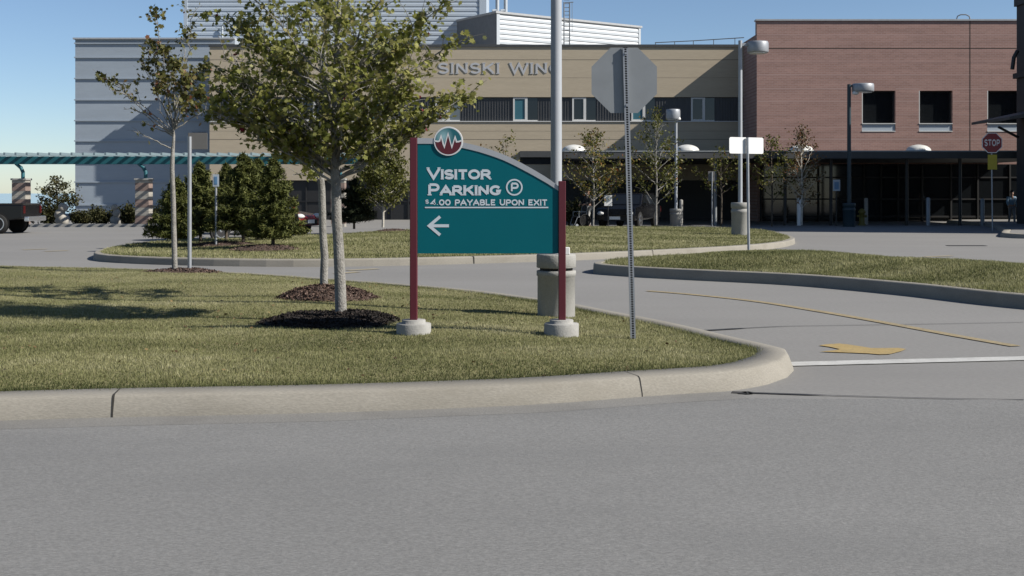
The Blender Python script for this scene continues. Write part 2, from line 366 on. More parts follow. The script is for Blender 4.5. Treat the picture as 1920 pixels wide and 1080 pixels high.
class Lawn:
    def __init__(s, pts, crown, run, height=.17, kw=.36, step=.25, sharp=False):
        s.sharp = sharp
        p = smooth_closed(pts, step)
        if area(p) < 0: p = p[::-1]
        s.out = p; s.inn = p + inward(p) * kw; s.crown, s.run, s.h, s.kw = crown, run, height, kw
        # drop points of the inner line that fold back
        keep = dist_poly(p, s.inn) > kw * .93
        s.inn_clean = s.inn[keep]
    def z(s, q):
        q = np.asarray(q, float).reshape(-1, 2); d = dist_poly(s.inn_clean, q); t = np.clip(d / s.run, 0, 1); t = t * t * (3 - 2 * t)
        return s.h - .015 + s.crown * t + hump(q) * np.clip(d * 2, 0, 1)
    def z1(s, x, y): return float(s.z([[x, y]])[0])
    def build_kerb(s, joints=()):
        prof = [(0, -.02), (.008, .03), (.05, .143), (.062, .156), (.085, .165), (s.kw - .02, s.h), (s.kw, s.h - .06)]
        if s.sharp: prof = [(0, -.02), (.008, .06), (.018, s.h - .03), (.026, s.h - .012), (.045, s.h), (s.kw - .02, s.h + .003), (s.kw, s.h - .06)]
        n = len(s.out); nn = inward(s.out); mb = MB(); k = len(prof); vs = []
        for i in range(n):
            for u, zz in prof: vs.append((s.out[i, 0] + nn[i, 0] * u, s.out[i, 1] + nn[i, 1] * u, zz))
        fs = [(i * k + j, ((i + 1) % n) * k + j, ((i + 1) % n) * k + j + 1, i * k + j + 1) for i in range(n) for j in range(k - 1)]
        mb.add(vs, fs, 0, not s.sharp)
        for jx, jy, wd in joints:
            i = int(np.argmin((s.out[:, 0] - jx) ** 2 + (s.out[:, 1] - jy) ** 2)); t = np.array([nn[i, 1], -nn[i, 0]])
            vs = []
            for sg in (-.5, .5):
                for u, zz in prof:
                    uu = u - .003; q = s.out[i] + nn[i] * uu + t * wd * sg * (1 + .5 * math.sin(u * 30)); vs.append((q[0], q[1], zz + .003))
            mb.add(vs, [(j, k + j, k + j + 1, j + 1) for j in range(k - 1)], 1)
        return structure(mb, 'kerb', [M['kerb'], M['joint']])
    def build_turf(s, step, clip=None):
        P_ = s.inn_clean + inward(s.inn_clean) * -.01
        lo, hi = P_.min(0), P_.max(0)
        if clip: lo = np.maximum(lo, clip[0]); hi = np.minimum(hi, clip[1])
        gx, gy = np.meshgrid(np.arange(lo[0], hi[0], step), np.arange(lo[1], hi[1], step)); q = np.stack([gx.ravel(), gy.ravel()], 1)
        q = q[inside(P_, q)]; q = q[dist_poly(P_, q) > step * .4]
        pts = [Vector(a) for a in P_.tolist()] + [Vector(a) for a in q.tolist()]; n = len(P_)
        vs, _, fs, *_r = delaunay_2d_cdt(pts, [(i, (i + 1) % n) for i in range(n)], [], 1, 1e-5)
        xy = np.array([(v.x, v.y) for v in vs]); zz = s.z(xy)
        mb = MB(); mb.add(np.column_stack([xy, zz]).tolist(), fs, 0, True)
        return structure(mb, 'lawn', M['turf'])
    def grass(s, name, count, hgt, wid, box, weight=None):
        lo, hi = box; q = []; tot = 0
        while tot < count:
            c = rng.uniform(lo, hi, (count * 2, 2))
            if weight is not None: c = c[rng.uniform(0, 1, len(c)) < weight(c)]
            c = c[inside(s.inn_clean, c)]; q.append(c); tot += len(c)
        q = np.concatenate(q)[:count]
        # a fringe that leans over the kerb
        i0 = rng.integers(0, len(s.inn_clean), count // 14); f0 = rng.uniform(0, 1, (count // 14, 1)); e0, e1 = s.inn_clean[i0], s.inn_clean[(i0 + 1) % len(s.inn_clean)]; e = e0 + (e1 - e0) * f0 + rng.normal(0, .035, (count // 14, 2)); e = e[np.linalg.norm(e1 - e0, axis=1) < 2]; e = e[(e[:, 0] > lo[0]) & (e[:, 0] < hi[0]) & (e[:, 1] > lo[1]) & (e[:, 1] < hi[1])]
        q = np.concatenate([q, e]); n = len(q); z = s.z(q); d = dist_poly(s.inn_clean, q)
        patch = .5 + .5 * np.sin(q[:, 0] * 1.1 + 2 * np.sin(q[:, 1] * .8)) * np.sin(q[:, 1] * 1.7 + 1.3 * np.sin(q[:, 0] * .9 + 2))
        patch2 = .5 + .5 * np.sin(q[:, 0] * 5.3 + 2 * np.sin(q[:, 1] * 4.1)) * np.sin(q[:, 1] * 6.7 + 1.7 * np.sin(q[:, 0] * 3.7))
        edge = np.clip(1 - d / .35, 0, 1)
        h = hgt * rng.uniform(.5, 1.3, n) * (1 + .35 * edge * rng.uniform(0, 2, n)) * (.75 + .5 * patch2)
        a = rng.uniform(0, 2 * np.pi, n); ln = rng.uniform(0, .75, n) * h; b = rng.uniform(0, 2 * np.pi, n); wd = wid * rng.uniform(.6, 1.4, n)
        dx, dy = np.cos(a) * wd * .5, np.sin(a) * wd * .5
        V = np.zeros((n, 3, 3)); V[:, 0] = np.column_stack([q[:, 0] - dx, q[:, 1] - dy, z - .005]); V[:, 1] = np.column_stack([q[:, 0] + dx, q[:, 1] + dy, z - .005])
        V[:, 2] = np.column_stack([q[:, 0] + np.cos(b) * ln, q[:, 1] + np.sin(b) * ln, z + h])
        patch3 = .5 + .5 * np.sin(q[:, 0] * .55 + 1.4 * np.sin(q[:, 1] * 1.3 + .6)) * np.sin(q[:, 1] * 2.3 + 1.1 * np.sin(q[:, 0] * .6)); t = np.clip(.47 + .30 * (patch - .5) + .32 * (patch2 - .5) + .48 * (patch3 - .5) + rng.normal(0, .15, n) - .30 * edge * (q[:, 1] < 13), 0, 1)
        o = soup(name, V.reshape(-1, 3), 3, t, M['blade']); return tag(o, kind='stuff')

# ------------------------------------------------------------------ ground, road, lake
gy = [(-40, -.03), (96, -.03), (100, -.3), (125, -3.5), (170, -11), (260, -16), (900, -30)]
mb = MB(); gxs = [-1500, -120, -20, 20, 120, 1500]
mb.add([(x, y, z) for y, z in gy for x in gxs], [(i * 6 + j, i * 6 + j + 1, i * 6 + j + 7, i * 6 + j + 6) for i in range(len(gy) - 1) for j in range(5)])
structure(mb, 'ground', M['earth'])
mb = MB(); mb.add([(-6000, 160, -12), (6000, 160, -12), (6000, 11000, -12), (-6000, 11000, -12)], [(0, 1, 2, 3)]); structure(mb, 'lake', M['lake'])

lawn_pts = [(-14, 6.75)] + [tuple(G(*p)[:2]) for p in [(0, 790), (210, 784), (600, 775.5), (1000, 760), (1205, 745), (1370, 733), (1440, 721), (1476, 708), (1489, 695)]]
lawn_pts += [(2.74, 11.75), (2.62, 12.15), (2.40, 12.75), (2.14, 13.55), (1.80, 14.45), (1.42, 15.3), (.85, 16.6), (.2, 17.7), (-.55, 18.8), (-2.4, 20.6), (-5.8, 23.3), (-10.4, 25.0), (-15, 25.6)]
lawn = Lawn(lawn_pts, .045, 1.6)
isl2_pts = [tuple(G(*p)[:2]) for p in [(180, 489), (260, 495), (400, 499), (550, 500.5), (700, 499), (850, 495.5), (1000, 491), (1120, 486.5), (1250, 480), (1380, 472.5), (1460, 465), (1488, 458.5)]]
isl2_pts += [(9.6, 40.6), (10.0, 44), (10.2, 48), (9.0, 51.5), (4, 53), (-2, 52.0), (-4.4, 48.5), (-6.2, 44.5), (-7.7, 41.8), (-9.2, 39.9), (-10.9, 38.2), (-11.3, 34)]
isl2 = Lawn(isl2_pts, .20, 9.0, step=.5, sharp=True, kw=.25)
isl3_pts = [tuple(G(*p)[:2]) for p in [(1112, 512), (1200, 520), (1300, 525.5), (1500, 536), (1700, 554), (1920, 579)]] + [(10.2, 14.0), (15, 12.0), (16, 17), (12, 21.4), (9.4, 25), (7.9, 27.7), (6.0, 28.7), (4.2, 28.6), (2.6, 27.2)]
isl3 = Lawn(isl3_pts, .22, 2.6, height=.205, kw=.2, step=.35, sharp=True)
far_pts = [(18.35, 44.6), (18.5, 43.7), (19.4, 43.1), (23, 42.4), (40, 42.3), (40, 66), (24.2, 66), (23.7, 60), (20.4, 49.8)]

mb = MB(); mb.add([(-90, -30, 0), (90, -30, 0), (90, 94, 0), (-90, 94, 0)], [(0, 1, 2, 3)]); structure(mb, 'driveway', M['drive'])
def off(pts, d):
    a = np.array(pts, float); t = np.gradient(a, axis=0); t /= np.linalg.norm(t, axis=1)[:, None]; return a + np.stack([t[:, 1], -t[:, 0]], 1) * d
front = [(-60, -3.0), (-14, 6.75)] + [tuple(G(*p)[:2]) for p in [(0, 790), (210, 784), (600, 775.5), (1000, 760), (1205, 745), (1370, 735.5)]]
ao = [tuple(p) for p in off(front, .34)] + [(4.0, 9.75), (12, 9.9), (60, 10.5)]
mb = MB(); n = len(ao); mb.add([(x, y, .004) for x, y in ao] + [(x, -30, .004) for x, y in ao], [(i, i + n, i + n + 1, i + 1) for i in range(n - 1)]); structure(mb, 'road', M['asphalt'])
gi = [tuple(p) for p in off(front, -.02)]; gp = [tuple(p) for p in off(front, .34)]
mb = MB(); n = len(gi); mb.add([(x, y, .005) for x, y in gi] + [(x, y, .005) for x, y in gp], [(i, i + n, i + n + 1, i + 1) for i in range(n - 1)]); structure(mb, 'gutter', M['gutter'])

J1, J2 = G(210, 784), G(1212, 745)
lawn.build_kerb([(J1.x, J1.y, .012), (J2.x, J2.y, .006)]); isl2.build_kerb([tuple(G(905, 494)[:2]) + (.03,), tuple(G(1220, 482)[:2]) + (.02,)]); isl3.build_kerb()
lawn.build_turf(.22, ((-15, 6), (4, 26))); isl2.build_turf(.7); isl3.build_turf(.35)
far_isl = Lawn(far_pts, .05, 1, step=.5); far_isl.build_kerb(); 
mb = MB(); mb.prismz([tuple(p) for p in far_isl.inn_clean], .05, .168); structure(mb, 'pavement', M['drive'])
def wnear(c): return np.clip(11.0 / np.maximum(c[:, 1], 1), 0, 1) ** 2.2
lawn.grass('grass', 520000, .023, .0075, ((-11.5, 7.0), (3.2, 25.5)), wnear)
isl2.grass('grass', 150000, .045, .02, ((-11.5, 26), (10.4, 53)))
isl3.grass('grass', 150000, .045, .014, ((2, 14), (12.5, 29)))

# painted marks and seams
def ribbon(mb, pts, wd, z, mi=0):
    a = np.array([tuple(p)[:2] for p in pts], float); t = np.gradient(a, axis=0); t /= np.linalg.norm(t, axis=1)[:, None]; nn = np.stack([-t[:, 1], t[:, 0]], 1)
    if not hasattr(wd, '__len__'): wd = [wd] * len(a)
    wv = np.array(wd)[:, None]; L_, R_ = a + nn * wv * .5, a - nn * wv * .5; n = len(a)
    mb.add([(x, y, z) for x, y in L_] + [(x, y, z) for x, y in R_], [(i, i + n, i + n + 1, i + 1) for i in range(n - 1)], mi)
def dense(pix, k=8):
    pts = [G(*p) for p in pix]; o = []
    for i in range(len(pts) - 1):
        a, b, c, d = pts[max(i - 1, 0)], pts[i], pts[i + 1], pts[min(i + 2, len(pts) - 1)]
        for j in range(k):
            t = j / k; o.append(.5 * ((2 * b) + (c - a) * t + (2 * a - 5 * b + 4 * c - d) * t * t + (3 * b - a - 3 * c + d) * t ** 3))
    return o + [pts[-1]]
mb = MB(); ribbon(mb, dense([(1215, 546), (1300, 553), (1420, 566), (1540, 585), (1660, 606), (1790, 630), (1905, 650)]), .15, .009)
structure(mb, 'yellow_lane_line', M['yellow'])
a = [(380, 188), (480, 172), (640, 164), (780, 178), (1050, 222), (1400, 220), (1500, 234), (1440, 262), (1290, 300), (1160, 304), (1020, 292), (780, 282), (390, 268), (600, 248), (650, 236), (520, 207)]
mb = MB(); a = [G(1480 + x / 6.857, 620 + y / 6.857, .009) for x, y in a]; mb.add([tuple(p) for p in a][::-1], [tuple(range(len(a)))]); structure(mb, 'yellow_arrow_marking', M['arrow_paint'])
mb = MB(); ribbon(mb, [G(1478, 684), G(1700, 678.3), G(1920, 673), G(2300, 664)], .26, .009); structure(mb, 'white_stop_line', M['white_line'])
for pix, wd in (([(1372, 737), (1400, 738), (1415, 738), (1550, 742.5), (1700, 747), (1800, 749), (1920, 751)], [.10, .13, .05, .022, .022, .02, .02]),
                ([(1286, 622), (1305, 621.5), (1400, 616), (1480, 612.5), (1600, 610.5), (1760, 608), (1920, 605)], [.05, .09, .03, .02, .02, .018, .018])):
    mb = MB(); d = dense(pix, 4); ribbon(mb, d, [wd[min(i // 4, len(wd) - 1)] for i in range(len(d))], .0085); structure(mb, 'tar_seam', M['tar'])
mb = MB()
for x, y, wd in ((65, 468, .5), (105, 471, .45), (680, 506, .6), (1760, 481, .9), (650, 512, .4)):
    p = G(x, y); ribbon(mb, [p - Vector((wd * .5, .25, 0)), p, p + Vector((wd * .5, .3, 0))], .22, .009)
structure(mb, 'faded_yellow_marking', mat('faded_yellow', (.36, .31, .21), .85, .1, 5, .1, 30))
p = G(1812, 461); mb = MB(); mb.box((p.x - .6, p.y - .18, .006), (p.x + .6, p.y + .18, .014)); structure(mb, 'drain_cover', M['tar'])
mb = MB(); a, b = G(60, 425.5), G(320, 425.5); mb.box((a.x, a.y - .2, -.01), (b.x, a.y + .5, .14)); structure(mb, 'low_concrete_edge', M['concrete'])

q = rng.uniform((-11, 8), (3, 25), (900, 2)); q = q[inside(lawn.inn_clean, q)]; q = np.concatenate([q, rng.normal(0, 1, (160, 2)) * (1.3, .9) + (-2.6, 14.3)]); q = q[inside(lawn.inn_clean, q)]
SH = np.array([(0, -.5), (.35, -.2), (.4, .2), (0, .5), (-.4, .2), (-.35, -.2)]); nr = unit_ = rng.normal(0, 1, (len(q), 3)); a_ = rng.uniform(0, 6.28, len(q)); tl_ = rng.normal(0, .3, len(q)); sz_ = rng.uniform(.022, .045, len(q))
base = np.column_stack([q, lawn.z(q) + .02]); U_ = np.column_stack([np.cos(a_), np.sin(a_), tl_]); V_ = np.column_stack([-np.sin(a_), np.cos(a_), rng.normal(0, .3, len(q))])
tag(soup('fallen_leaves', (base[:, None] + (U_[:, None] * SH[None, :, 0, None] + V_[:, None] * SH[None, :, 1, None]) * sz_[:, None, None]).reshape(-1, 3), 6, rng.uniform(0, 1, len(q)), leafmat('dry_leaf', [(0, (.07, .04, .02)), (.5, (.17, .11, .05)), (1, (.30, .22, .10))], .1)), kind='stuff')

# ------------------------------------------------------------------ lettering drawn as strokes
def arc(cx, cy, rx, ry, a0, a1, n=14): return [(cx + rx * math.cos(R(a0 + (a1 - a0) * i / n)), cy + ry * math.sin(R(a0 + (a1 - a0) * i / n))) for i in range(n + 1)]
_pb = lambda lo: [(.1, 1), (.52, 1)] + arc(.52, (1 + lo) / 2, .3, (1 - lo) / 2, 90, -90, 10)[1:] + [(.1, lo)]
GL = {  # width, strokes, serif centres (x, y, half length)
    'V': (1.0, [[(.02, 1), (.5, 0), (.98, 1)]], [(.04, 1, .13), (.96, 1, .13)]),
    'I': (.24, [[(.12, 0), (.12, 1)]], [(.12, 0, .15), (.12, 1, .15)]),
    'S': (.84, [arc(.42, .75, .34, .25, 18, 270) + arc(.42, .25, .36, .25, 90, -162)[1:]], []),
    'T': (.9, [[(.45, 0), (.45, 1)], [(.02, 1), (.88, 1)]], [(.45, 0, .16)]),
    'O': (1.1, [arc(.55, .5, .47, .5, 0, 360, 28)], []),
    'R': (.98, [[(.1, 0), (.1, 1)], _pb(.46), [(.48, .46), (.9, 0)]], [(.1, 0, .16), (.92, 0, .12)]),
    'P': (.88, [[(.1, 0), (.1, 1)], _pb(.42)], [(.1, 0, .17)]),
    'A': (1.05, [[(.02, 0), (.52, 1), (1.03, 0)], [(.22, .32), (.82, .32)]], [(.05, 0, .14), (1.0, 0, .14)]),
    'K': (.98, [[(.1, 0), (.1, 1)], [(.84, 1), (.14, .42)], [(.38, .62), (.9, 0)]], [(.1, 0, .15), (.1, 1, .15), (.86, 1, .1), (.9, 0, .12)]),
    'N': (1.0, [[(.1, 0), (.1, 1)], [(.1, 1), (.88, 0)], [(.88, 0), (.88, 1)]], [(.1, 0, .14), (.88, 1, .14)]),
    'G': (1.06, [arc(.54, .5, .46, .5, 38, 318, 24) + [(.94, .42), (.6, .42)]], []),
    'Y': (.96, [[(.02, 1), (.48, .45), (.94, 1)], [(.48, .48), (.48, 0)]], [(.48, 0, .15), (.04, 1, .12), (.92, 1, .12)]),
    'B': (.9, [[(.1, 0), (.1, 1)], [(.1, 1), (.5, 1)] + arc(.5, .76, .26, .24, 90, -90, 8)[1:] + [(.1, .52)], [(.1, .52), (.54, .52)] + arc(.54, .26, .3, .26, 90, -90, 8)[1:] + [(.1, 0)]], []),
    'L': (.78, [[(.1, 1), (.1, 0), (.76, 0)]], [(.1, 1, .15)]),
    'E': (.82, [[(.78, 1), (.1, 1), (.1, 0), (.8, 0)], [(.1, .52), (.68, .52)]], []),
    'U': (.98, [[(.1, 1), (.1, .4)] + arc(.49, .4, .39, .4, 180, 360, 12)[1:] + [(.88, 1)]], [(.1, 1, .14), (.88, 1, .14)]),
    'X': (.98, [[(.06, 0), (.92, 1)], [(.06, 1), (.92, 0)]], [(.08, 0, .13), (.9, 0, .13), (.08, 1, .13), (.9, 1, .13)]),
    'W': (1.5, [[(.02, 1), (.38, 0), (.75, .96), (1.12, 0), (1.48, 1)]], [(.04, 1, .12), (1.46, 1, .12)]),
    '4': (.9, [[(.66, 0), (.66, 1), (.04, .28), (.9, .28)]], []),
    '0': (.96, [arc(.48, .5, .4, .5, 0, 360, 24)], []),
    '.': (.3, [[(.15, 0), (.15, .10)]], []),
    '$': (.8, [arc(.4, .70, .3, .2, 18, 270) + arc(.4, .30, .32, .2, 90, -162)[1:], [(.4, -.05), (.4, 1.05)]], []),
    ' ': (.5, [], [])}
def thick(pts, t):
    """a stroke of even thickness with mitred corners, as quads"""
    p = np.array(pts, float); closed = np.hypot(*(p[0] - p[-1])) < 1e-4; n = len(p); L_, R_ = [], []
    for i in range(n):
        a = p[i - 1] if i > 0 else (p[-2] if closed else None); b = p[i + 1] if i < n - 1 else (p[1] if closed else None)
        u = (p[i] - a) / (np.hypot(*(p[i] - a)) + 1e-9) if a is not None else None; v = (b - p[i]) / (np.hypot(*(b - p[i])) + 1e-9) if b is not None else None
        if u is None: u = v
        if v is None: v = u
        m = np.array([-(u + v)[1], (u + v)[0]]); l = np.hypot(*m)
        m = m / l if l > 1e-6 else np.array([-u[1], u[0]]); k = max(.42, m @ np.array([-u[1], u[0]]))
        L_.append(p[i] + m * t * .5 / k); R_.append(p[i] - m * t * .5 / k)
    return [(L_[i], R_[i], R_[i + 1], L_[i + 1]) for i in range(n - 1)]
def text_quads(txt, hgt, t, small=None, gap=.16, serif=True, wide=1.0):
    """quads of a line of lettering, starting at x = 0 on the base line; small: scale of the letters after the first of a word"""
    out = []; x = 0; first = True
    for ch in txt:
        sc = hgt * (1 if first or small is None else small); wd, st, se = GL[ch]; tt = t / sc
        for s_ in st:
            q = [(a, tt / 2 + b * (1 - tt)) for a, b in s_]; out.append([[(x + a * sc * wide, b * sc) for a, b in quad] for quad in thick(q, tt)])
        if serif:
            for sx, sy, sl in se:
                y0 = 0 if sy == 0 else 1 - tt * .45
                out.append([[(x + (sx - sl) * sc * wide, y0 * sc), (x + (sx + sl) * sc * wide, y0 * sc), (x + (sx + sl) * sc * wide, (y0 + tt * .45) * sc), (x + (sx - sl) * sc * wide, (y0 + tt * .45) * sc)]])
        x += (wd + gap) * sc * wide; first = ch == ' '
    return out, x
def put_text(mb, txt, x0, x1, zbase, y, hgt, t, small=None, gap=.16, serif=True, depth=0.0, mi=0, layer=.00025):
    st, wd = text_quads(txt, hgt, t, small, gap, serif); xs = [a for s_ in st for q in s_ for a, b in q]; lo, hi = min(xs), max(xs); k = (x1 - x0) / (hi - lo)
    # strokes keep their thickness: widen the letters, not the strokes
    st, wd = text_quads(txt, hgt, t, small, gap, serif, wide=k); xs = [a for s_ in st for q in s_ for a, b in q]; lo, hi = min(xs), max(xs); k = (x1 - x0) / (hi - lo)
    for i, s_ in enumerate(st):
        yy = y - layer * (i % 5)
        for q in s_:
            pts = [(x0 + (a - lo) * k, zbase + b) for a, b in q]
            if depth: mb.prism(pts, yy, yy + depth, mi)
            else: mb.add([(a, yy, b) for a, b in pts], [(0, 1, 2, 3)], mi)

# ------------------------------------------------------------------ the visitor parking sign
YS = 12.6; sx = lambda px: PX(px, YS); sz = lambda py: PZ(py, YS)
zg = lawn.z1(sx(915), YS)
vis = wthing('visitor_parking_sign', 'teal VISITOR PARKING sign between two maroon posts on round concrete feet', 'sign', (sx(915), YS, zg))
pd = .046
for x0, x1, top in ((769, 782.5, 258.5), (1047, 1060.5, 339.5)):
    mb = MB(); mb.box((sx(x0), YS - pd, zg + .10), (sx(x1), YS + pd, sz(top))); mb.build('post', M['maroon'], vis, .006)
    c = (sx((x0 + x1) / 2 - (0 if x0 < 900 else 1)), YS, zg - .05)
    mb = MB(); mb.lathe([(.183, 0), (.183, .145), (.178, .152), (.125, .153), (.125, .185), (.12, .19), (0.01, .19)], c, 36); mb.build('concrete_foot', M['concrete'], vis)
outer = [(783, 259), (813, 259.5), (841, 262), (869.5, 267.5), (903, 275.5), (943.6, 289.5), (984, 309), (1025, 333), (1047, 349)]
inner = [(783, 269.8), (813, 270), (841, 273), (869, 278), (903, 286.5), (943.6, 300.6), (984, 320.5), (1025, 343.5), (1047, 358)]
def spl(pts, k=6):
    o = []; pts = [Vector((*p, 0)) for p in pts]
    for i in range(len(pts) - 1):
        a, b, c, d = pts[max(i - 1, 0)], pts[i], pts[i + 1], pts[min(i + 2, len(pts) - 1)]
        for j in range(k):
            t = j / k; q = .5 * ((2 * b) + (c - a) * t + (2 * a - 5 * b + 4 * c - d) * t * t + (3 * b - a - 3 * c + d) * t ** 3); o.append((q.x, q.y))
    return o + [(pts[-1].x, pts[-1].y)]
oi, ii = spl(outer), spl(inner)
yf = YS - pd + .021
mb = MB(); poly = [(sx(783.2), sz(475))] + [(sx(x), sz(y)) for x, y in ii] + [(sx(1046.8), sz(475))]
poly[1] = (sx(783.2), poly[1][1]); poly[-2] = (sx(1046.8), poly[-2][1])
mb.prism(poly[::-1], yf, yf + .03); panel = mb.build('panel', M['teal'], vis)
mb = MB()
for i in range(len(oi) - 1):
    q = [oi[i], oi[i + 1], ii[i + 1], ii[i]]
    mb.add([(sx(a), yf - .006, sz(b)) for a, b in q] + [(sx(a), yf + .036, sz(b)) for a, b in q], [(0, 1, 2, 3), (7, 6, 5, 4), (0, 4, 5, 1), (3, 2, 6, 7)])
mb.build('silver_cap', M['silver'], vis)
yt = yf - .0025; mb = MB(); u = YS / F
put_text(mb, 'VISITOR', sx(800), sx(921.5), sz(336.5), yt, 22.5 * u, 4.9 * u, .84, .13)
put_text(mb, 'PARKING', sx(802), sx(940), sz(366.3), yt, 22.5 * u, 4.9 * u, .84, .13)
put_text(mb, '$', sx(797.8), sx(804.6), sz(382.5), yt, 9 * u, 1.25 * u, None, serif=False)
put_text(mb, '4.00 PAYABLE UPON EXIT', sx(806), sx(1025.5), sz(385.2), yt, 11.4 * u, 2.6 * u, None, .16)
mb.box((sx(797), yt - .0006, sz(390.2)), (sx(1028), yt + .001, sz(387.8)))
for q in thick([(a, b) for a, b in arc(sx(964.3), sz(351.2), 14.2 * u, 14.2 * u, 0, 360, 40)], 2.9 * u): mb.add([(a, yt, b) for a, b in q], [(0, 1, 2, 3)])
put_text(mb, 'P', sx(958), sx(972.5), sz(360.3), yt, 18 * u, 3.7 * u, None, serif=False)
mb.build('lettering', M['letter'], vis)
mb = MB()
for i, s_ in enumerate(([(805, 423.2), (842, 423.2)], [(825.5, 406), (805, 423.2), (825.5, 440.5)])):
    for q in thick([(sx(a), sz(b)) for a, b in s_], 5.6 * u): mb.add([(a, yt - .0003 * i, b) for a, b in q], [(0, 1, 2, 3)])
mb.build('arrow', M['letter'], vis)
# round emblem
lc = (sx(841), sz(265)); lr = 27.3 * u; yl = yf - .011
mb = MB(); mb.lathe([(lr * .985, yl + .022), (lr, yl + .015), (lr, yl + .002), (lr * .985, yl), (.001, yl)], (lc[0], 0, lc[1]), 64, axis='y', smooth=False); emb = mb.build('emblem', M['logo_white'], vis)
wave = [(-.92, .02), (-.72, -.02), (-.60, .02), (-.50, .36), (-.34, -.20), (-.27, -.40), (-.02, .52), (.24, -.42), (.46, .30), (.56, -.04), (.70, -.03), (.92, .05)]
rr = .90
def disc_half(mb, up, y, mi):
    xs = np.linspace(-.893, .893, 90); ww = np.interp(xs, [a for a, b in wave], [b for a, b in wave])
    for i in range(len(xs) - 1):
        e0, e1 = math.sqrt(max(0, rr * rr - xs[i] ** 2)), math.sqrt(max(0, rr * rr - xs[i + 1] ** 2))
        if up: q = [(xs[i], min(ww[i], e0)), (xs[i + 1], min(ww[i + 1], e1)), (xs[i + 1], e1), (xs[i], e0)]
        else: q = [(xs[i], -e0), (xs[i + 1], -e1), (xs[i + 1], max(ww[i + 1], -e1)), (xs[i], max(ww[i], -e0))]
        mb.add([(lc[0] + a * lr, y, lc[1] + b * lr) for a, b in q], [(0, 1, 2, 3)], mi)
mb = MB(); disc_half(mb, True, yl - .001, 0)
# the printed lighter burst of the emblem's upper half
m = bpy.data.materials.new('emblem_burst'); N, L = nodes_of(m); tc = N.new('ShaderNodeTexCoord'); vd = N.new('ShaderNodeVectorMath'); vd.operation = 'DISTANCE'
vd.inputs[1].default_value = (lc[0] - .34 * lr - ORG[vis.name].x, yl - ORG[vis.name].y, lc[1] + .32 * lr - ORG[vis.name].z); L.new(tc.outputs['Object'], vd.inputs[0])
mr = N.new('ShaderNodeMapRange'); mr.inputs['From Max'].default_value = .7 * lr; L.new(vd.outputs['Value'], mr.inputs['Value'])
cr = N.new('ShaderNodeValToRGB'); cr.color_ramp.elements[0].color = (.21, .35, .38, 1); cr.color_ramp.elements[1].color = (.003, .085, .105, 1); L.new(mr.outputs[0], cr.inputs[0]); L.new(cr.outputs[0], N['Principled BSDF'].inputs['Base Color'])
mb.build('teal_half', m, emb)
mb = MB(); disc_half(mb, False, yl - .001, 0); mb.build('maroon_half', M['maroon'], emb)
mb = MB()
for q in thick([(lc[0] + a * lr, lc[1] + b * lr) for a, b in wave], .105 * lr): mb.add([(a, yl - .002, b) for a, b in q], [(0, 1, 2, 3)])
mb.build('pulse_line', M['logo_white'], emb)

# ------------------------------------------------------------------ the stop sign seen from behind, perforated post
YP = 12.5; zb = lawn.z1(PX(1188, YP), YP) - .05
st = wthing('stop_sign', 'grey back of an eight-sided sign on a leaning perforated steel post by the kerb', 'sign', (PX(1188, YP), YP, zb))
bx, tx, tz = PX(1187.5, YP), PX(1172.5, YP), PZ(88, YP)
mb = MB(); hw = .028; nstep = int((tz - zb) / .0254)
def sk(z): return bx + (tx - bx) * (z - zb) / (tz - zb)
for i in range(nstep):
    z0 = zb + i * .0254; z1 = z0 + .0254; a0, a1 = z0 + .004, z1 - .004
    for yy in (YP, YP + .027):
        c0, c1, ca, cb = sk(z0), sk(z1), sk(a0), sk(a1); h = .011
        v = [(c0 - hw, yy, z0), (c0 + hw, yy, z0), (c1 + hw, yy, z1), (c1 - hw, yy, z1), (ca - h, yy, a0), (ca + h, yy, a0), (cb + h, yy, a1), (cb - h, yy, a1)]
        mb.add(v, [(0, 1, 5, 4), (1, 2, 6, 5), (2, 3, 7, 6), (3, 0, 4, 7)] if yy <= YP else [(0, 1, 2, 3)])
for sg in (-1, 1):
    mb.add([(bx + sg * hw, YP, zb), (bx + sg * hw, YP + .027, zb), (tx + sg * hw, YP + .027, tz), (tx + sg * hw, YP, tz)], [(0, 1, 2, 3)])
mb.build('post', M['galv'], st, recalc=False)
mb = MB(); mb.add([(bx - hw * .8, YP + .014, zb), (bx + hw * .8, YP + .014, zb), (tx + hw * .8, YP + .014, tz), (tx - hw * .8, YP + .014, tz)], [(0, 1, 2, 3)]); mb.build('post_shade_sheet', M['joint'], st)  # dark sheet added inside the hollow post, painting the shade behind its holes
cx, cz, oc = PX(1171, YP), PZ(150, YP), 61.5 * YP / F
mb = MB(); rad = oc / math.cos(R(22.5)); oct_ = [(cx + rad * math.cos(R(22.5 + 45 * k)), cz + rad * math.sin(R(22.5 + 45 * k))) for k in range(8)]
mb.prism(oct_[::-1], YP + .031, YP + .035); plate = mb.build('sign_plate', M['galv_dull'], st)
mb = MB(); oc2 = [(cx + rad * .985 * math.cos(R(22.5 + 45 * k)), cz + rad * .985 * math.sin(R(22.5 + 45 * k))) for k in range(8)]
mb.add([(x, YP + .0362, z) for x, z in oc2], [tuple(range(8))]); mb.build('red_face', M['stop_red'], plate)
for py in (100, 197):
    mb = MB(); mb.lathe([(.012, YP - .009), (.012, YP)], (sk(PZ(py, YP)), 0, PZ(py, YP)), 8, axis='y'); mb.build('bolt', M['galv'], st)

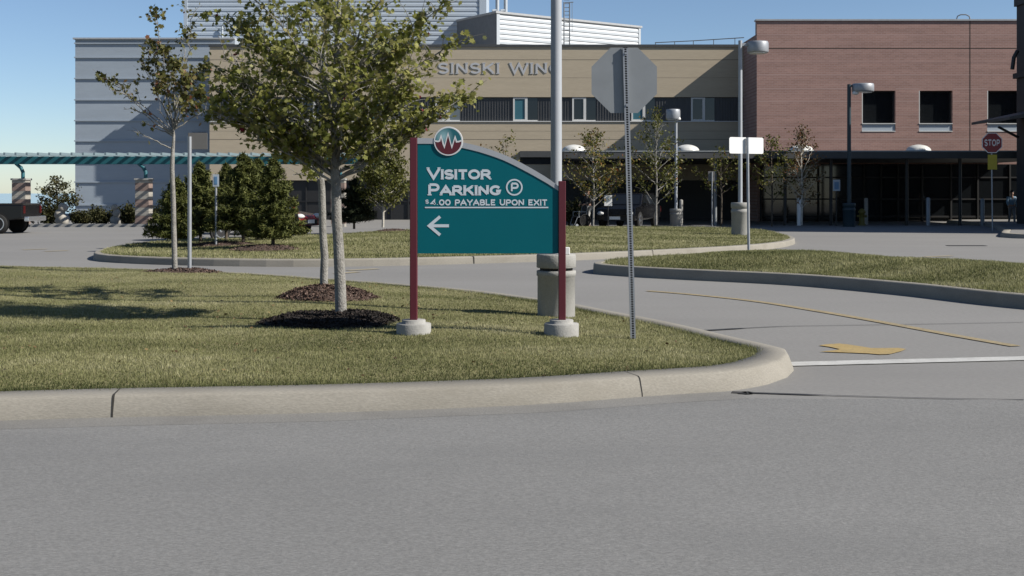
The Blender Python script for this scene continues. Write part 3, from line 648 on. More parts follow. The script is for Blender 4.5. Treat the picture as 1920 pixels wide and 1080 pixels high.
# ------------------------------------------------------------------ lamp posts
def drum(mb, c, r_, h, n=28): mb.lathe([(r_ * .55, 0), (r_ * .96, .02), (r_, .06), (r_, h * .85), (r_ * .93, h), (.01, h + .03)], c, n)
zl = lawn.z1(.552, 14.9)
lp = wthing('lamp_post', 'tall grey round lamp post on a big concrete base behind the teal sign', 'lamp post', (.552, 14.9, zl))
mb = MB(); h0 = PZ(476, 14.9) - zl
mb.lathe([(.234, -.1), (.234, h0 - .275), (.246, h0 - .268), (.246, h0 - .212), (.24, h0 - .206), (.2, h0 - .204)], (.552, 14.9, zl), 48)
mb.lathe([(.205, h0 - .206), (.205, h0 - .17)], (.552, 14.9, zl), 48, 1); mb.lathe([(.2, h0 - .172), (.24, h0 - .170), (.246, h0 - .164), (.246, h0 - .02), (.236, h0), (.01, h0)], (.552, 14.9, zl), 48)
mb.build('concrete_base', [M['concrete'], M['joint']], lp, recalc=True)
mb = MB(); mb.tube([(.552, 14.9, zl + h0 - .02), (.552, 14.9, 5), (.552, 14.9, 8.6)], [.0705, .0675, .06], 32); mb.build('pole', M['pole'], lp)
mb = MB(); mb.box((.552 + .10, 14.9 - .19, zl + h0), (.552 + .16, 14.9 - .12, zl + h0 + .09)); mb.build('bolt_cover', M['white_sign'], lp, .008)
mb = MB(); mb.box((.552, 14.86, 8.45), (1.05, 14.94, 8.53)); drum(mb, (1.4, 14.9, 8.3), .38, .34); mb.build('lamp_head', M['galv'], lp)

def lamp(name, label, px, Y, pybase, pytop, hx, hy0, hy1, hr, br, poleMat, baseMat, bh, flood=None, r_=.075):
    x = PX(px, Y); z0 = PZ(pybase, Y); t = wthing(name, label, 'lamp post', (x, Y, z0), 'lamp posts')
    mb = MB(); mb.lathe([(br, -.4), (br, bh * .62), (br * 1.05, bh * .64), (br * 1.05, bh * .74), (br * .97, bh * .75), (br * .97, bh * .80), (br * 1.05, bh * .81), (br * 1.05, bh * .97), (br, bh), (.01, bh)], (x, Y, z0), 32); mb.build('concrete_base', baseMat, t)
    mb = MB(); zt = PZ(pytop, Y); mb.tube([(x, Y, z0 + bh - .02), (x, Y, zt)], [r_, r_ * .9], 20); mb.build('pole', poleMat, t)
    hxx = PX(hx, Y); za, zb_ = PZ(hy1, Y), PZ(hy0, Y)
    mb = MB(); drum(mb, (hxx, Y, za), hr, zb_ - za); hd = mb.build('lamp_head', M['galv'], t)
    mb = MB(); mb.lathe([(hr * .80, za - .012), (hr * .80, za + .01)], (hxx, Y, 0), 20); mb.build('lens', M['lamp_glass'], hd)
    mb = MB(); mb.box((x, Y - .05, zb_ - .16), (hxx - math.copysign(hr * .9, hxx - x) if abs(hxx - x) > hr else hxx, Y + .05, zb_ - .06)); mb.build('arm', poleMat, t)
    if flood:
        fx, fy, fr = flood; c = P(fx, fy, Y); mb = MB(); mb.lathe([(fr * .4, .18), (fr, .05), (fr * .95, -.03), (.01, -.06)], (c.x, Y - .1, c.z), 16); mb.build('floodlight', M['white_sign'], t)
    return t
lamp('lamp_post', 'grey lamp post behind the blank white signs, round head to its right', 1388, 42, 432, 76, 1421, 78, 100, .37, .31, M['pole'], M['concrete'], .98)
lamp('lamp_post', 'shorter pale lamp post with a white floodlight under its head, before the glass entrance', 1267.5, 60, 422, 226, 1262, 205, 225, .36, .30, M['pole'], M['concrete'], .82, (1270, 224, .16))
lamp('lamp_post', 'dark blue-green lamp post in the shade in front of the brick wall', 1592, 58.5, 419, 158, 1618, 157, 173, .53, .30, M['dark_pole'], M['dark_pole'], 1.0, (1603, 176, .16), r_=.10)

# ------------------------------------------------------------------ small signs and bollards
def panel_sign(name, label, px, Y, pyb, pyt, panels, pm=None, pr=.03, cat='sign', lean=0, group=None):
    x = PX(px, Y); z0 = PZ(pyb, Y); t = wthing(name, label, cat, (x, Y, z0), group)
    mb = MB(); mb.tube([(x, Y, z0 - .05), (x + lean, Y, PZ(pyt, Y))], pr, 12); mb.build('post', pm or M['galv'], t)
    for (x0, x1, y0, y1, mm, dy, nm) in panels:
        a, b = P(x0, y1, Y), P(x1, y0, Y); mb = MB(); mb.box((a.x, Y + dy - .006, a.z), (b.x, Y + dy + .006, b.z)); mb.build(nm, mm, t, .003)
    return t
t = wthing('blank_sign', 'two blank white sign boards side by side on one slim grey post', 'sign', (PX(1403, 30), 30, PZ(478, 30)))
mb = MB(); mb.tube([(PX(1403.5, 30), 29.97, PZ(480, 30)), (PX(1401, 30), 29.97, PZ(258, 30))], .034, 14); mb.build('post', M['galv'], t)
tw = R(24); xc, px_m = PX(1401.6, 30), 30 / F
for x0, x1 in ((1365, 1401.4), (1401.8, 1435)):
    # both boards are turned a little to the sun, in one plane behind the post
    l0, l1 = (x0 - 1401.6) * px_m / math.cos(tw), (x1 - 1401.6) * px_m / math.cos(tw); b0_, b1_ = PZ(288, 30), PZ(257.5, 30); rr_ = .05; poly = []
    for cx_, cz_, a0 in ((l1 - rr_, b1_ - rr_, 0), (l0 + rr_, b1_ - rr_, 90), (l0 + rr_, b0_ + rr_, 180), (l1 - rr_, b0_ + rr_, 270)): poly += arc(cx_, cz_, rr_, rr_, a0, a0 + 90, 5)
    mb = MB(); mb.prism(poly[::-1], 0, .01); mb.v = [(xc + x * math.cos(tw) - y * math.sin(tw), 30.03 + x * math.sin(tw) + y * math.cos(tw), z) for x, y, z in mb.v]; mb.build('sign_board', M['white_sign'], t)
panel_sign('parking_sign', 'small dark sign on a pale post beside the thin young tree', 355.5, 22.8, 504, 256, [(352, 388, 249, 280, M['grey_sign'], .035, 'sign_board')], pr=.038)
panel_sign('parking_sign', 'small pale sign on a thin post among the spruces', 405, 33.0, 457, 328, [(399.5, 411, 327, 350, M['sill_blue'], -.03, 'sign_board'), (402.5, 408, 331, 346, M['blue_sign'], -.038, 'symbol')], pr=.03)
panel_sign('parking_sign', 'small blue-white sign on a thin post in the entrance shade', 1568, 59, 422, 338, [(1561.5, 1575, 337, 358, M['sill_blue'], -.03, 'sign_board'), (1564, 1572.5, 341, 355, M['blue_sign'], -.038, 'symbol')], M['bronze'])
panel_sign('parking_sign', 'grey-backed small sign on a thin post under the canopy edge', 1335, 58, 424, 322, [(1328, 1340, 321, 340, M['grey_sign'], .035, 'sign_board')])
panel_sign('parking_sign', 'small white sign on a short dark post beside the black off-road car', 1140, 54.2, 424, 366, [(1133, 1147.5, 366, 386, M['white_sign'], -.03, 'sign_board')], M['bronze'])
# far stop sign
t = panel_sign('stop_sign', 'red STOP sign above a small yellow plate, in front of the dark entrance', 1861, 52, 433, 250, [(1851.5, 1869, 290, 318, M['yel_sign'], -.03, 'yellow_plate')], lean=-.05)
c = P(1859, 268, 52); ro = 20.5 * 52 / F; mb = MB(); mb.prism([(c.x + ro * math.cos(R(22.5 + 45 * k)), c.z + ro * math.sin(R(22.5 + 45 * k))) for k in range(8)][::-1], 51.93, 51.95); pl = mb.build('sign_plate', M['logo_white'], t)
mb = MB(); mb.add([(c.x + ro * .93 * math.cos(R(22.5 + 45 * k)), 51.927, c.z + ro * .93 * math.sin(R(22.5 + 45 * k))) for k in range(8)], [tuple(range(8))]); mb.build('red_face', M['stop_red'], pl)
mb = MB(); put_text(mb, 'STOP', c.x - ro * .70, c.x + ro * .70, c.z - ro * .30, 51.922, ro * .62, ro * .12, None, .2, False, layer=.0008); mb.build('lettering', M['logo_white'], pl)

for i, (px, Y, y0, y1, mm, r_, lab) in enumerate((
        (1498, 60.5, 423, 371, 'white_sign', .105, 'white bollard standing beside the trunk of the russet tree'),
        (1624, 62, 421, 371, 'stone', .10, 'pale bollard beside the dark double doors'),
        (1740, 60.5, 423, 370, 'galv', .10, 'grey bollard standing alone in the entrance shade'),
        (1842, 60, 423, 372, 'galv_dull', .10, 'dim grey bollard just left of the red STOP sign post'),
        (1277, 60.6, 423, 374, 'concrete', .095, 'pale bollard close behind the shorter lamp post'))):
    x = PX(px, Y); z0, z1 = PZ(y0, Y), PZ(y1, Y); mb = MB(); mb.lathe([(r_, -.02), (r_, z1 - z0 - .06), (r_ * .8, z1 - z0 - .02), (.01, z1 - z0)], (x, Y, z0), 18)
    solo(mb, 'bollard', M[mm], lab, 'bollard', (x, Y, z0), 'bollards before the entrance')
x, Y = PX(1616, 60.5), 60.5; mb = MB(); mb.lathe([(.2, 0), (.2, .08), (.14, .1), (.14, .62), (.19, .64), (.19, .70), (.12, .80), (.05, .86), (.01, .87)], (x, Y, 0), 16); mb.lathe([(.07, -.24), (.07, .24)], (x, Y, .48), 10, axis='x')
solo(mb, 'fire_hydrant', M['hydrant'], 'small yellow hydrant beside the dark doors', 'hydrant', (x, Y, 0))

# ------------------------------------------------------------------ buildings
def clap(mb, x0, x1, y, z0, z1, pitch, lip, mi=0):
    """lapped metal siding: every course leans out to a lip that shades the one below"""
    z = z0
    while z < z1 - .01:
        zt = min(z + pitch, z1); a = [(x0, y - lip, z), (x1, y - lip, z), (x1, y - lip, z + pitch * .45), (x0, y - lip, z + pitch * .45), (x1, y, zt - .001), (x0, y, zt - .001)]
        mb.add(a, [(0, 1, 2, 3), (3, 2, 4, 5)], mi)
        mb.add([(x0, y - lip, z), (x1, y - lip, z), (x1, y, z), (x0, y, z)], [(0, 3, 2, 1)], mi)
        z += pitch
YT = 73.0; tx0, tx1 = PX(393, YT), 19.8; ztop = PZ(88, YT); zb1, zb0 = PZ(182, YT), PZ(228.5, YT); zlow = PZ(338, YT)
tan = wthing('hospital_wing', 'tan masonry wing with a dark window band and raised letters under the roof edge', 'building', (0, YT, 0))
mb = MB(); mb.box((tx0, YT, zb1), (tx1, 95, ztop)); mb.box((tx0, YT, zlow), (tx1, 95, zb0)); mb.box((tx0, YT + .14, zb0), (tx1, 94, zb1), 2)
mb.box((tx0, YT + .25, 0), (tx1, 94, zlow), 3)
for py in (112.5, 262): mb.box((tx0, YT - .004, PZ(py, YT)), (tx1, YT + .01, PZ(py, YT) + .035), 1)
for py in (146, 246): mb.box((tx0, YT - .003, PZ(py, YT)), (tx1, YT + .01, PZ(py, YT) + .015), 1)
mb.build('wall', [M['tan'], M['tan_joint'], M['ribpanel'], M['bronze']], tan)
mb = MB(); mb.box((tx0 - .05, YT - .07, ztop), (tx1, YT + .4, PZ(83.5, YT))); mb.build('roof_edge', M['cap'], tan)
mb = MB(); mb.box((tx0, YT - .06, zb0), (tx1, YT + .14, zb0 + .05)); mb.build('sill_ledge', M['win_white'], tan)
mb = MB(); x = tx0 + .1
while x < tx1:
    mb.box((x, YT + .10, zb0 + .05), (x + .05, YT + .14, zb1)); x += .165
mb.build('band_ribs', M['ribpanel'], tan)
def window(x0, x1, k0, k1):
    a, b, c = PX(x0, YT), PX(x1, YT), PX(x0, YT) + (PX(x1, YT) - PX(x0, YT)) * .55; z0, z1 = zb0 + .055, zb1 - .03; f = .10; y0, y1 = YT + .04, YT + .16
    mb = MB(); mb.box((a, y0, z0), (a + f, y1, z1)); mb.box((c - f, y0, z0), (c + f * .6, y1, z1)); mb.box((a + f, y0, z1 - f * .8), (c - f, y1, z1)); mb.box((a + f, y0, z0), (c - f, y1, z0 + f)); mb.box((c + f * .6, y0 + .02, z0), (b, y1, z0 + f * .6))
    w = mb.build('window', M['win_white'], tan)
    for p0, p1, kk in ((a + f, c - f, k0), (c + f * .6, b, k1)):
        mb = MB(); mb.box((p0, YT + .085, z0 + f * .5), (p1, YT + .095, z1 - .02)); mb.build('pane', M[kk], w)
for a in ((454, 498, 'grey_glass', 'glass'), (566, 609, 'glass', 'glass'), (690, 733, 'teal_glass', 'glass'), (816, 862, 'grey_glass', 'grey_glass'), (962, 1008, 'teal_glass', 'glass'), (1073, 1117, 'glass', 'glass'), (1184, 1228, 'teal_glass', 'glass'), (1296, 1340, 'glass', 'glass')): window(*a)
mb = MB(); put_text(mb, 'SINSKI WING', PX(822, YT), PX(1054, YT), PZ(138.5, YT), YT - .03, .68, .12, None, .2, True, depth=.028, layer=.002)
mb.build('lettering', M['wall_letter'], tan)
mb = MB(); mb.box((PX(975, YT), YT - .35, PZ(295, YT)), (PX(1062, YT), YT, PZ(283.5, YT))); mb.box((PX(975, YT), YT - .05, PZ(308, YT)), (PX(1062, YT), YT, PZ(295, YT)), 1); mb.build('ledge_and_shadow', [M['fascia'], M['dark']], tan)  # the second, dark box paints the ledge's shadow on the wall
mb = MB()
for i in range(16):
    x = PX(540 + i * 32, YT); mb.box((x, YT + .17, 0), (x + .07, YT + .25, zlow))
mb.box((tx0, YT + .18, 1.1), (tx1, YT + .25, 1.16)); mb.build('ground_floor_frame', M['bronze'], tan)

YB = 75.4; b0, b1 = PX(141, YB), tx0 + 1; zt = PZ(74, YB)
blu = wthing('hospital_block', 'blue-grey panelled block with horizontal ledges, at the far left end', 'building', (b0, YB, 0))
mb = MB(); mb.box((b0, YB, 0), (b1, 96, zt)); mb.build('wall', M['blue_wall'], blu)
mb = MB()
for py in (81, 107.5, 147, 187, 226, 264, 303, 341, 384):
    z = PZ(py, YB); mb.box((b0 - .05, YB - .08, z - .05), (b1, YB, z + .03))
mb.build('ledges', M['blue_wall'], blu)
mb = MB(); mb.box((b0 - .1, YB - .16, zt), (b1, YB + .5, PZ(71, YB))); mb.build('roof_edge', M['cap_light'], blu)
mb = MB(); mb.box((PX(360, YB), YB - .06, PZ(278, YB)), (PX(386, YB), YB, PZ(248, YB))); mb.build('louvre', M['dark_metal_shade'], blu)

YH = 84.0
ph = wthing('rooftop_plant_room', 'tall pale metal-clad plant room above the tan wing, behind the tree tops', 'building', (PX(345, YH), YH, 9))
mb = MB(); clap(mb, PX(352, YH), PX(899, YH), YH - .02, 9, 18.2, .338, .05); mb.box((PX(345, YH), YH, 9), (PX(912, YH), 94, 18.2)); mb.build('wall', M['siding'], ph)
mb = MB(); mb.box((PX(345, YH), YH - .12, 9), (PX(352, YH), YH, 18.2)); mb.box((PX(899, YH), YH - .12, 9), (PX(912, YH), YH, 18.2)); mb.build('corner_trim', M['siding'], ph)
mb = MB(); mb.tube([(PX(418, YH), YH - .2, 9), (PX(418, YH), YH - .2, PZ(50, YH))], .07, 8); mb.build('downpipe', M['siding_white'], ph)
A = (PX(930, 80), 80.0)
p2 = thing('rooftop_plant_room', 'lower white metal-clad plant room turned to the sun, right of the tall one', 'building', (A[0], A[1], 9), math.atan2(7.2, 10.42))
ln = 12.65; hz = PZ(25, 80) - 9
mb = MB(); clap(mb, .25, ln - .2, -.02, 0, hz, .33, .06); mb.box((0, 0, 0), (ln, 5, hz)); mb.build('wall', M['siding_white'], p2)
mb = MB(); mb.box((-.06, 0, 0), (0, 5, hz)); mb.build('end_wall', M['dark_metal_shade'], p2)  # end wall turned from the sun, its shade put into a darker colour
mb = MB(); mb.box((0, -.10, 0), (.25, 0, hz)); mb.box((ln - .2, -.10, 0), (ln, 0, hz)); mb.build('corner_trim', M['siding_white'], p2)
mb = MB(); mb.box((-.1, -.16, hz), (ln + .1, 5, hz + .14)); mb.build('roof_edge', M['cap_light'], p2)
for px, top, lab in ((932.5, -60, 'tall white exhaust pipe on the roof, next to the plant room corner'), (948, -50, 'white exhaust pipe on the roof with an elbow, right one of two')):
    x = PX(px, 82); z0 = PZ(30, 82); mb = MB(); mb.tube([(x, 82, z0), (x, 82, PZ(top, 82))], .13, 14); mb.tube([(x, 81.98, PZ(19, 82)), (x - .35, 81.9, PZ(21, 82))], .10, 10)
    solo(mb, 'exhaust_pipe', M['siding_white'], lab, 'pipe', (x, 82, z0), 'exhaust pipes on the roof')
mb = MB(); YL = 79
for px in (1057.5, 1068): mb.tube([(PX(px, YL), YL, 9.5), (PX(px, YL), YL, PZ(4, YL))], .04, 8)
for i in range(16): z = 10.9 + i * .25; mb.tube([(PX(1057.5, YL), YL, z), (PX(1068, YL), YL, z)], .022, 6)
mb.tube([(PX(1057.5, YL), YL, PZ(5, YL)), (PX(1075, YL), YL, PZ(4, YL))], .03, 6); mb.tube([(PX(1073, YL), YL + .2, PZ(4, YL)), (PX(1073, YL), YL + .2, PZ(60, YL))], .016, 6)
solo(mb, 'roof_ladder', M['dark_metal_shade'], 'dark steel ladder rising from the tan roof past the white plant room', 'ladder', (PX(1062, YL), YL, 9.5))
mb = MB(); pts = [P(x, y, 77) for x, y in ((1228, 80), (1300, 76.5), (1395, 70.5))]; mb.tube(pts, .028, 6)
for p in [P(x, y, 77) for x, y in ((1229, 80), (1265, 78.2), (1300, 76.5), (1338, 74), (1378, 71.5))]: mb.tube([p, (p.x, p.y, 10.5)], .022, 6)
solo(mb, 'roof_railing', M['cap'], 'thin dark railing along the tan roof near the brick wing', 'railing', (PX(1300, 77), 77, 10.5))

YR = 69.0; r0, r1 = PX(1419, YR), PX(2000, YR); rt = PZ(39, YR); w1, w0 = PZ(170, YR), PZ(247, YR)
brk = wthing('brick_wing', 'pink brick wing with three dark square windows above the entrance canopy', 'building', (r0, YR, 0))
wx = [(PX(a, YR), PX(b, YR)) for a, b in ((1616, 1679), (1723, 1786), (1851, 1914))]
mb = MB(); yb = YR + .42; mb.box((r0, YR, w1), (r1, yb, rt)); mb.box((r0, YR, 0), (r1, yb, w0)); xs = r0
for a, b in wx: mb.box((xs, YR, w0), (a, yb, w1)); xs = b
mb.box((xs, YR, w0), (r1, yb, w1)); mb.box((r0, yb, 0), (r1, 95, PZ(80, YT)))
for py in (66, 91.5, 117, 141, 167, 191, 215, 240, 262): 
    z = PZ(py, YR)
    if not (w0 - .1 < z < w1 + .1): mb.box((r0 + .01, YR - .003, z), (r1, YR + .01, z + .05), 2 if py == 91.5 else 1)
    else:
        xs = r0 + .01
        for a, b in wx + [(r1, r1)]: mb.box((xs, YR - .003, z), (a - .01, YR + .01, z + .05), 1); xs = b + .01
mb.box((PX(1818, YR), YR - .006, 3.8), (PX(1819.5, YR), YR + .01, rt), 2)
mb.build('wall', [M['brick'], M['brick_band'], M['joint']], brk)
mb = MB(); mb.box((r0 - .06, YR - .08, rt), (r1, yb + .05, rt + .09)); mb.build('roof_edge', M['cap_light'], brk)
for a, b in wx:
    mb = MB(); y0 = YR + .26; f = .07; zs = PZ(231, YR)
    mb.box((a, y0, zs), (a + f, y0 + .1, w1)); mb.box((b - f, y0, zs), (b, y0 + .1, w1)); mb.box((a + f, y0, w1 - f), (b - f, y0 + .1, w1)); wn_ = mb.build('window', M['bronze'], brk)
    mb = MB(); mb.box((a + f, y0 + .05, zs), (b - f, y0 + .07, w1 - f)); mb.build('pane', M['glass'], wn_)
    mb = MB(); mb.box((a + .01, YR + .05, w0 + .05), (b - .01, YR + .15, zs - .05)); mb.build('spandrel', M['sill_blue'], wn_)
    mb = MB(); mb.box((a, YR - .03, zs - .05), (b, YR + .26, zs)); mb.box((a, YR - .03, w0), (b, YR + .2, w0 + .05)); mb.build('sill', M['win_white'], wn_)
    mb = MB(); mb.box((a, YR + .002, zs), (a + .05, YR + .25, w1)); mb.build('sunlit_jamb_strip', M['win_white'], wn_)  # white strip paints the sunlit look of the left jamb
mb = MB(); mb.box((r0 + .3, YR - .10, .02), (r1, YR - .06, 3.3)); mb.build('storefront_glass', M['glass'], brk)
mb = MB()
for px in (1424, 1470, 1532, 1617, 1649, 1681, 1726, 1780, 1830, 1890): mb.box((PX(px, YR), YR - .2, .02), (PX(px, YR) + .09, YR - .1, 3.3))
for z in (.25, 1.25, 2.5): mb.box((r0 + .3, YR - .17, z), (r1, YR - .1, z + .08))
mb.build('storefront_frame', M['dark'], brk)
mb = MB(); mb.tube([P(1797, 36, YR) + Vector((0, .3, 0)), P(1799, 29, YR) + Vector((0, .3, 0)), P(1805, 26, YR) + Vector((0, .3, 0)), P(1815, 26, YR) + Vector((0, .3, 0)), P(1821, 29, YR) + Vector((0, .3, 0)), P(1823, 36, YR) + Vector((0, .3, 0))], .035, 8); mb.build('ladder_rail', M['dark_metal_shade'], brk)

YC = 60.0; c0, c1 = PX(1058, YC), PX(2010, YC); cz1, cz0 = PZ(283, YC), PZ(297, YC)
can = wthing('entrance_canopy', 'long flat dark canopy with pale skylight domes in front of the entrance', 'canopy', (c0, YC, 0))
mb = MB(); mb.box((c0, YC, cz0), (r0, YT - .01, cz1)); mb.box((r0, YC, cz0), (c1, YR - .01, cz1)); mb.build('roof_slab', M['fascia'], can)
mb = MB(); mb.box((c0, YC - .02, cz1 - .05), (c1, YC, cz1 + .02)); mb.build('edge_flashing', M['galv_dull'], can)
for px in (1076, 1288, 1502, 1722):
    x = PX(px, 61.5); mb = MB(); mb.lathe([(.64, cz1), (.64, cz1 + .05)] + [(.63 * math.cos(R(a)), cz1 + .05 + .33 * math.sin(R(a))) for a in (5, 20, 35, 50, 65, 80, 89)], (x, 61.5, 0), 28); mb.build('skylight_dome', M['dome'], can)
for px in (1341, 1472, 1558, 1700, 1800):
    x = PX(px, 60.7); mb = MB(); mb.tube([(x, 60.7, 0), (x, 60.7, cz0)], .085, 12); mb.build('column', M['galv_dull'] if px == 1341 else M['bronze'], can)

rb = wthing('dark_building', 'dark clad building corner with a small awning at the right edge', 'building', (24.5, 47.3, 0))
mb = MB(); mb.box((24.5, 47.3, 0), (42, 58, 11.0)); mb.box((24.35, 47.2, 7.2), (42, 58.1, 7.45)); mb.box((24.4, 47.22, 10.7), (42, 58.08, 11.1)); mb.build('wall', M['rightblock'], rb)
mb = MB(); a, b = P(1846, 226, 56), P(1912, 206, 56); mb.add([(a.x, 53.2, a.z), (24.5, 53.2, b.z), (24.5, 57.6, b.z), (a.x, 57.6, a.z), (a.x, 53.2, a.z - .12), (24.5, 53.2, b.z - .3), (24.5, 57.6, b.z - .3), (a.x, 57.6, a.z - .12)], [(0, 1, 2, 3), (7, 6, 5, 4), (0, 4, 5, 1), (1, 5, 6, 2), (2, 6, 7, 3), (3, 7, 4, 0)]); mb.build('awning', M['fascia'], rb)
mb = MB(); mb.tube([P(1872, 238, 56), P(1910, 258, 56)], .06, 8); mb.build('bracket', M['bronze'], rb); mb = MB(); mb.tube([P(1898, 130, 57), P(1901, 108, 57), P(1908, 95, 57)], .10, 8); mb.build('wall_lamp', M['bronze'], rb)

# pergola with brick piers
YG = 58.5
pg = wthing('pergola', 'long teal pergola beam with pale rafters on striped stone piers', 'pergola', (PX(155, YG), YG, 0))
g0, g1 = PX(-150, YG), PX(705, YG); gz0, gz1 = PZ(308, YG), PZ(293.5, YG)
mb = MB(); mb.box((g0, YG - .08, gz0), (g1, YG + .08, gz1)); mb.build('beam', M['pergola'], pg, .01)
x = g0 + .2; k = 0
while x < g1:
    mb = MB(); mb.box((x, YG - 2.1, gz1 + .002), (x + .09, YG + .5, gz1 + .13)); mb.build('rafter', M['rafter'], pg); x += .53
for px in (40, 270, 502, 735 - 100):
    x = PX(px, YG); ph_ = PZ(338, YG); mb = MB(); z = -.05; k = 0; hw = .33
    while z < ph_ - .01:
        zz = min(z + .2, ph_); mb.box((x - hw, YG - hw, z), (x + hw, YG + hw, zz - .012), 1 if k % 4 in (1, 2) else 0); mb.box((x - hw + .012, YG - hw + .012, zz - .012), (x + hw - .012, YG + hw - .012, zz), 0); z = zz; k += 1
    pr = mb.build('pier', [M['stone'], M['pink']], pg)
    mb = MB(); mb.box((x - .38, YG - .38, ph_), (x + .38, YG + .38, ph_ + .09)); mb.build('pier_cap', M['concrete'], pr, .01)
    mb = MB(); mb.tube([(x + .08, YG, ph_ + .09), (x + .08, YG, ph_ + .40), (x - .02, YG, ph_ + .62), (x - .28, YG, gz0 + .03)], [.09, .09, .09, .07], 10); mb.build('bracket', M['pergola'], pr)

# pale boulders stacked beside the lot
def lump(mb, c, r_, seed, sq=(1, 1, 1)):
    rs = random.Random(seed); n = 12; vs = []; fs = []
    for i in range(9):
        t = math.pi * i / 8
        for k in range(n):
            a = 2 * math.pi * k / n; j = 1 + .12 * math.sin(3 * a + seed + i) + rs.uniform(-.06, .06)
            vs.append((c[0] + r_ * sq[0] * math.sin(t) * math.cos(a) * j, c[1] + r_ * sq[1] * math.sin(t) * math.sin(a) * j, c[2] - r_ * sq[2] * math.cos(t)))
    for i in range(8):
        for k in range(n): fs.append((i * n + k, i * n + (k + 1) % n, (i + 1) * n + (k + 1) % n, (i + 1) * n + k))
    mb.add(vs, fs, 0, True)
x = PX(117, 59.5); mb = MB(); lump(mb, (x, 59.5, .28), .34, 1, (1, .9, 1)); lump(mb, (x - .14, 59.5, .58), .26, 2); lump(mb, (x + .03, 59.5, .92), .24, 3)
solo(mb, 'boulder_stack', M['stone'], 'squat stack of pale boulders left of the blue-grey block, under the small tree', 'stone stack', (x, 59.5, 0), 'pale boulder stacks')
x = PX(216, 59.5); mb = MB(); lump(mb, (x, 59.5, .25), .26, 4, (1, .9, 1.1)); lump(mb, (x + .08, 59.5, .62), .20, 5, (1, 1, 1.2)); lump(mb, (x - .03, 59.5, .93), .17, 6)
solo(mb, 'boulder_stack', M['stone'], 'slender stack of pale boulders left of the striped pier, before dark bushes', 'stone stack', (x, 59.5, 0), 'pale boulder stacks')

# ------------------------------------------------------------------ trees
def unit(n):
    v = rng.normal(0, 1, (n, 3)); return v / np.linalg.norm(v, axis=1)[:, None]
MAPLE = np.array([(0, -.5), (.22, -.28), (.5, -.22), (.32, .05), (.42, .34), (.12, .22), (0, .55), (-.12, .22), (-.42, .34), (-.32, .05), (-.5, -.22), (-.22, -.28)])
KITE = np.array([(0, -.5), (.3, -.05), (0, .5), (-.3, -.05)])
def leaves(name, pts, size, tint, m, parent, shape=KITE, droop=.5, jit=.35):
    n = len(pts); nr = unit(n); nr[:, 2] = np.abs(nr[:, 2]) * .8 + .25; nr /= np.linalg.norm(nr, axis=1)[:, None]
    u = np.cross(nr, unit(n)); u /= np.linalg.norm(u, axis=1)[:, None] + 1e-9; u[:, 2] -= droop; u /= np.linalg.norm(u, axis=1)[:, None]
    v = np.cross(nr, u); v /= np.linalg.norm(v, axis=1)[:, None] + 1e-9; s = size * rng.uniform(1 - jit, 1 + jit, n)
    V = pts[:, None, :] + (v[:, None, :] * shape[None, :, 0, None] + u[:, None, :] * shape[None, :, 1, None]) * s[:, None, None]
    return soup(name, V.reshape(-1, 3), len(shape), tint, m, parent)
def bez(a, b, c, d, n):
    t = np.linspace(0, 1, n)[:, None]; return a * (1 - t) ** 3 + 3 * b * t * (1 - t) ** 2 + 3 * c * t * t * (1 - t) + d * t ** 3
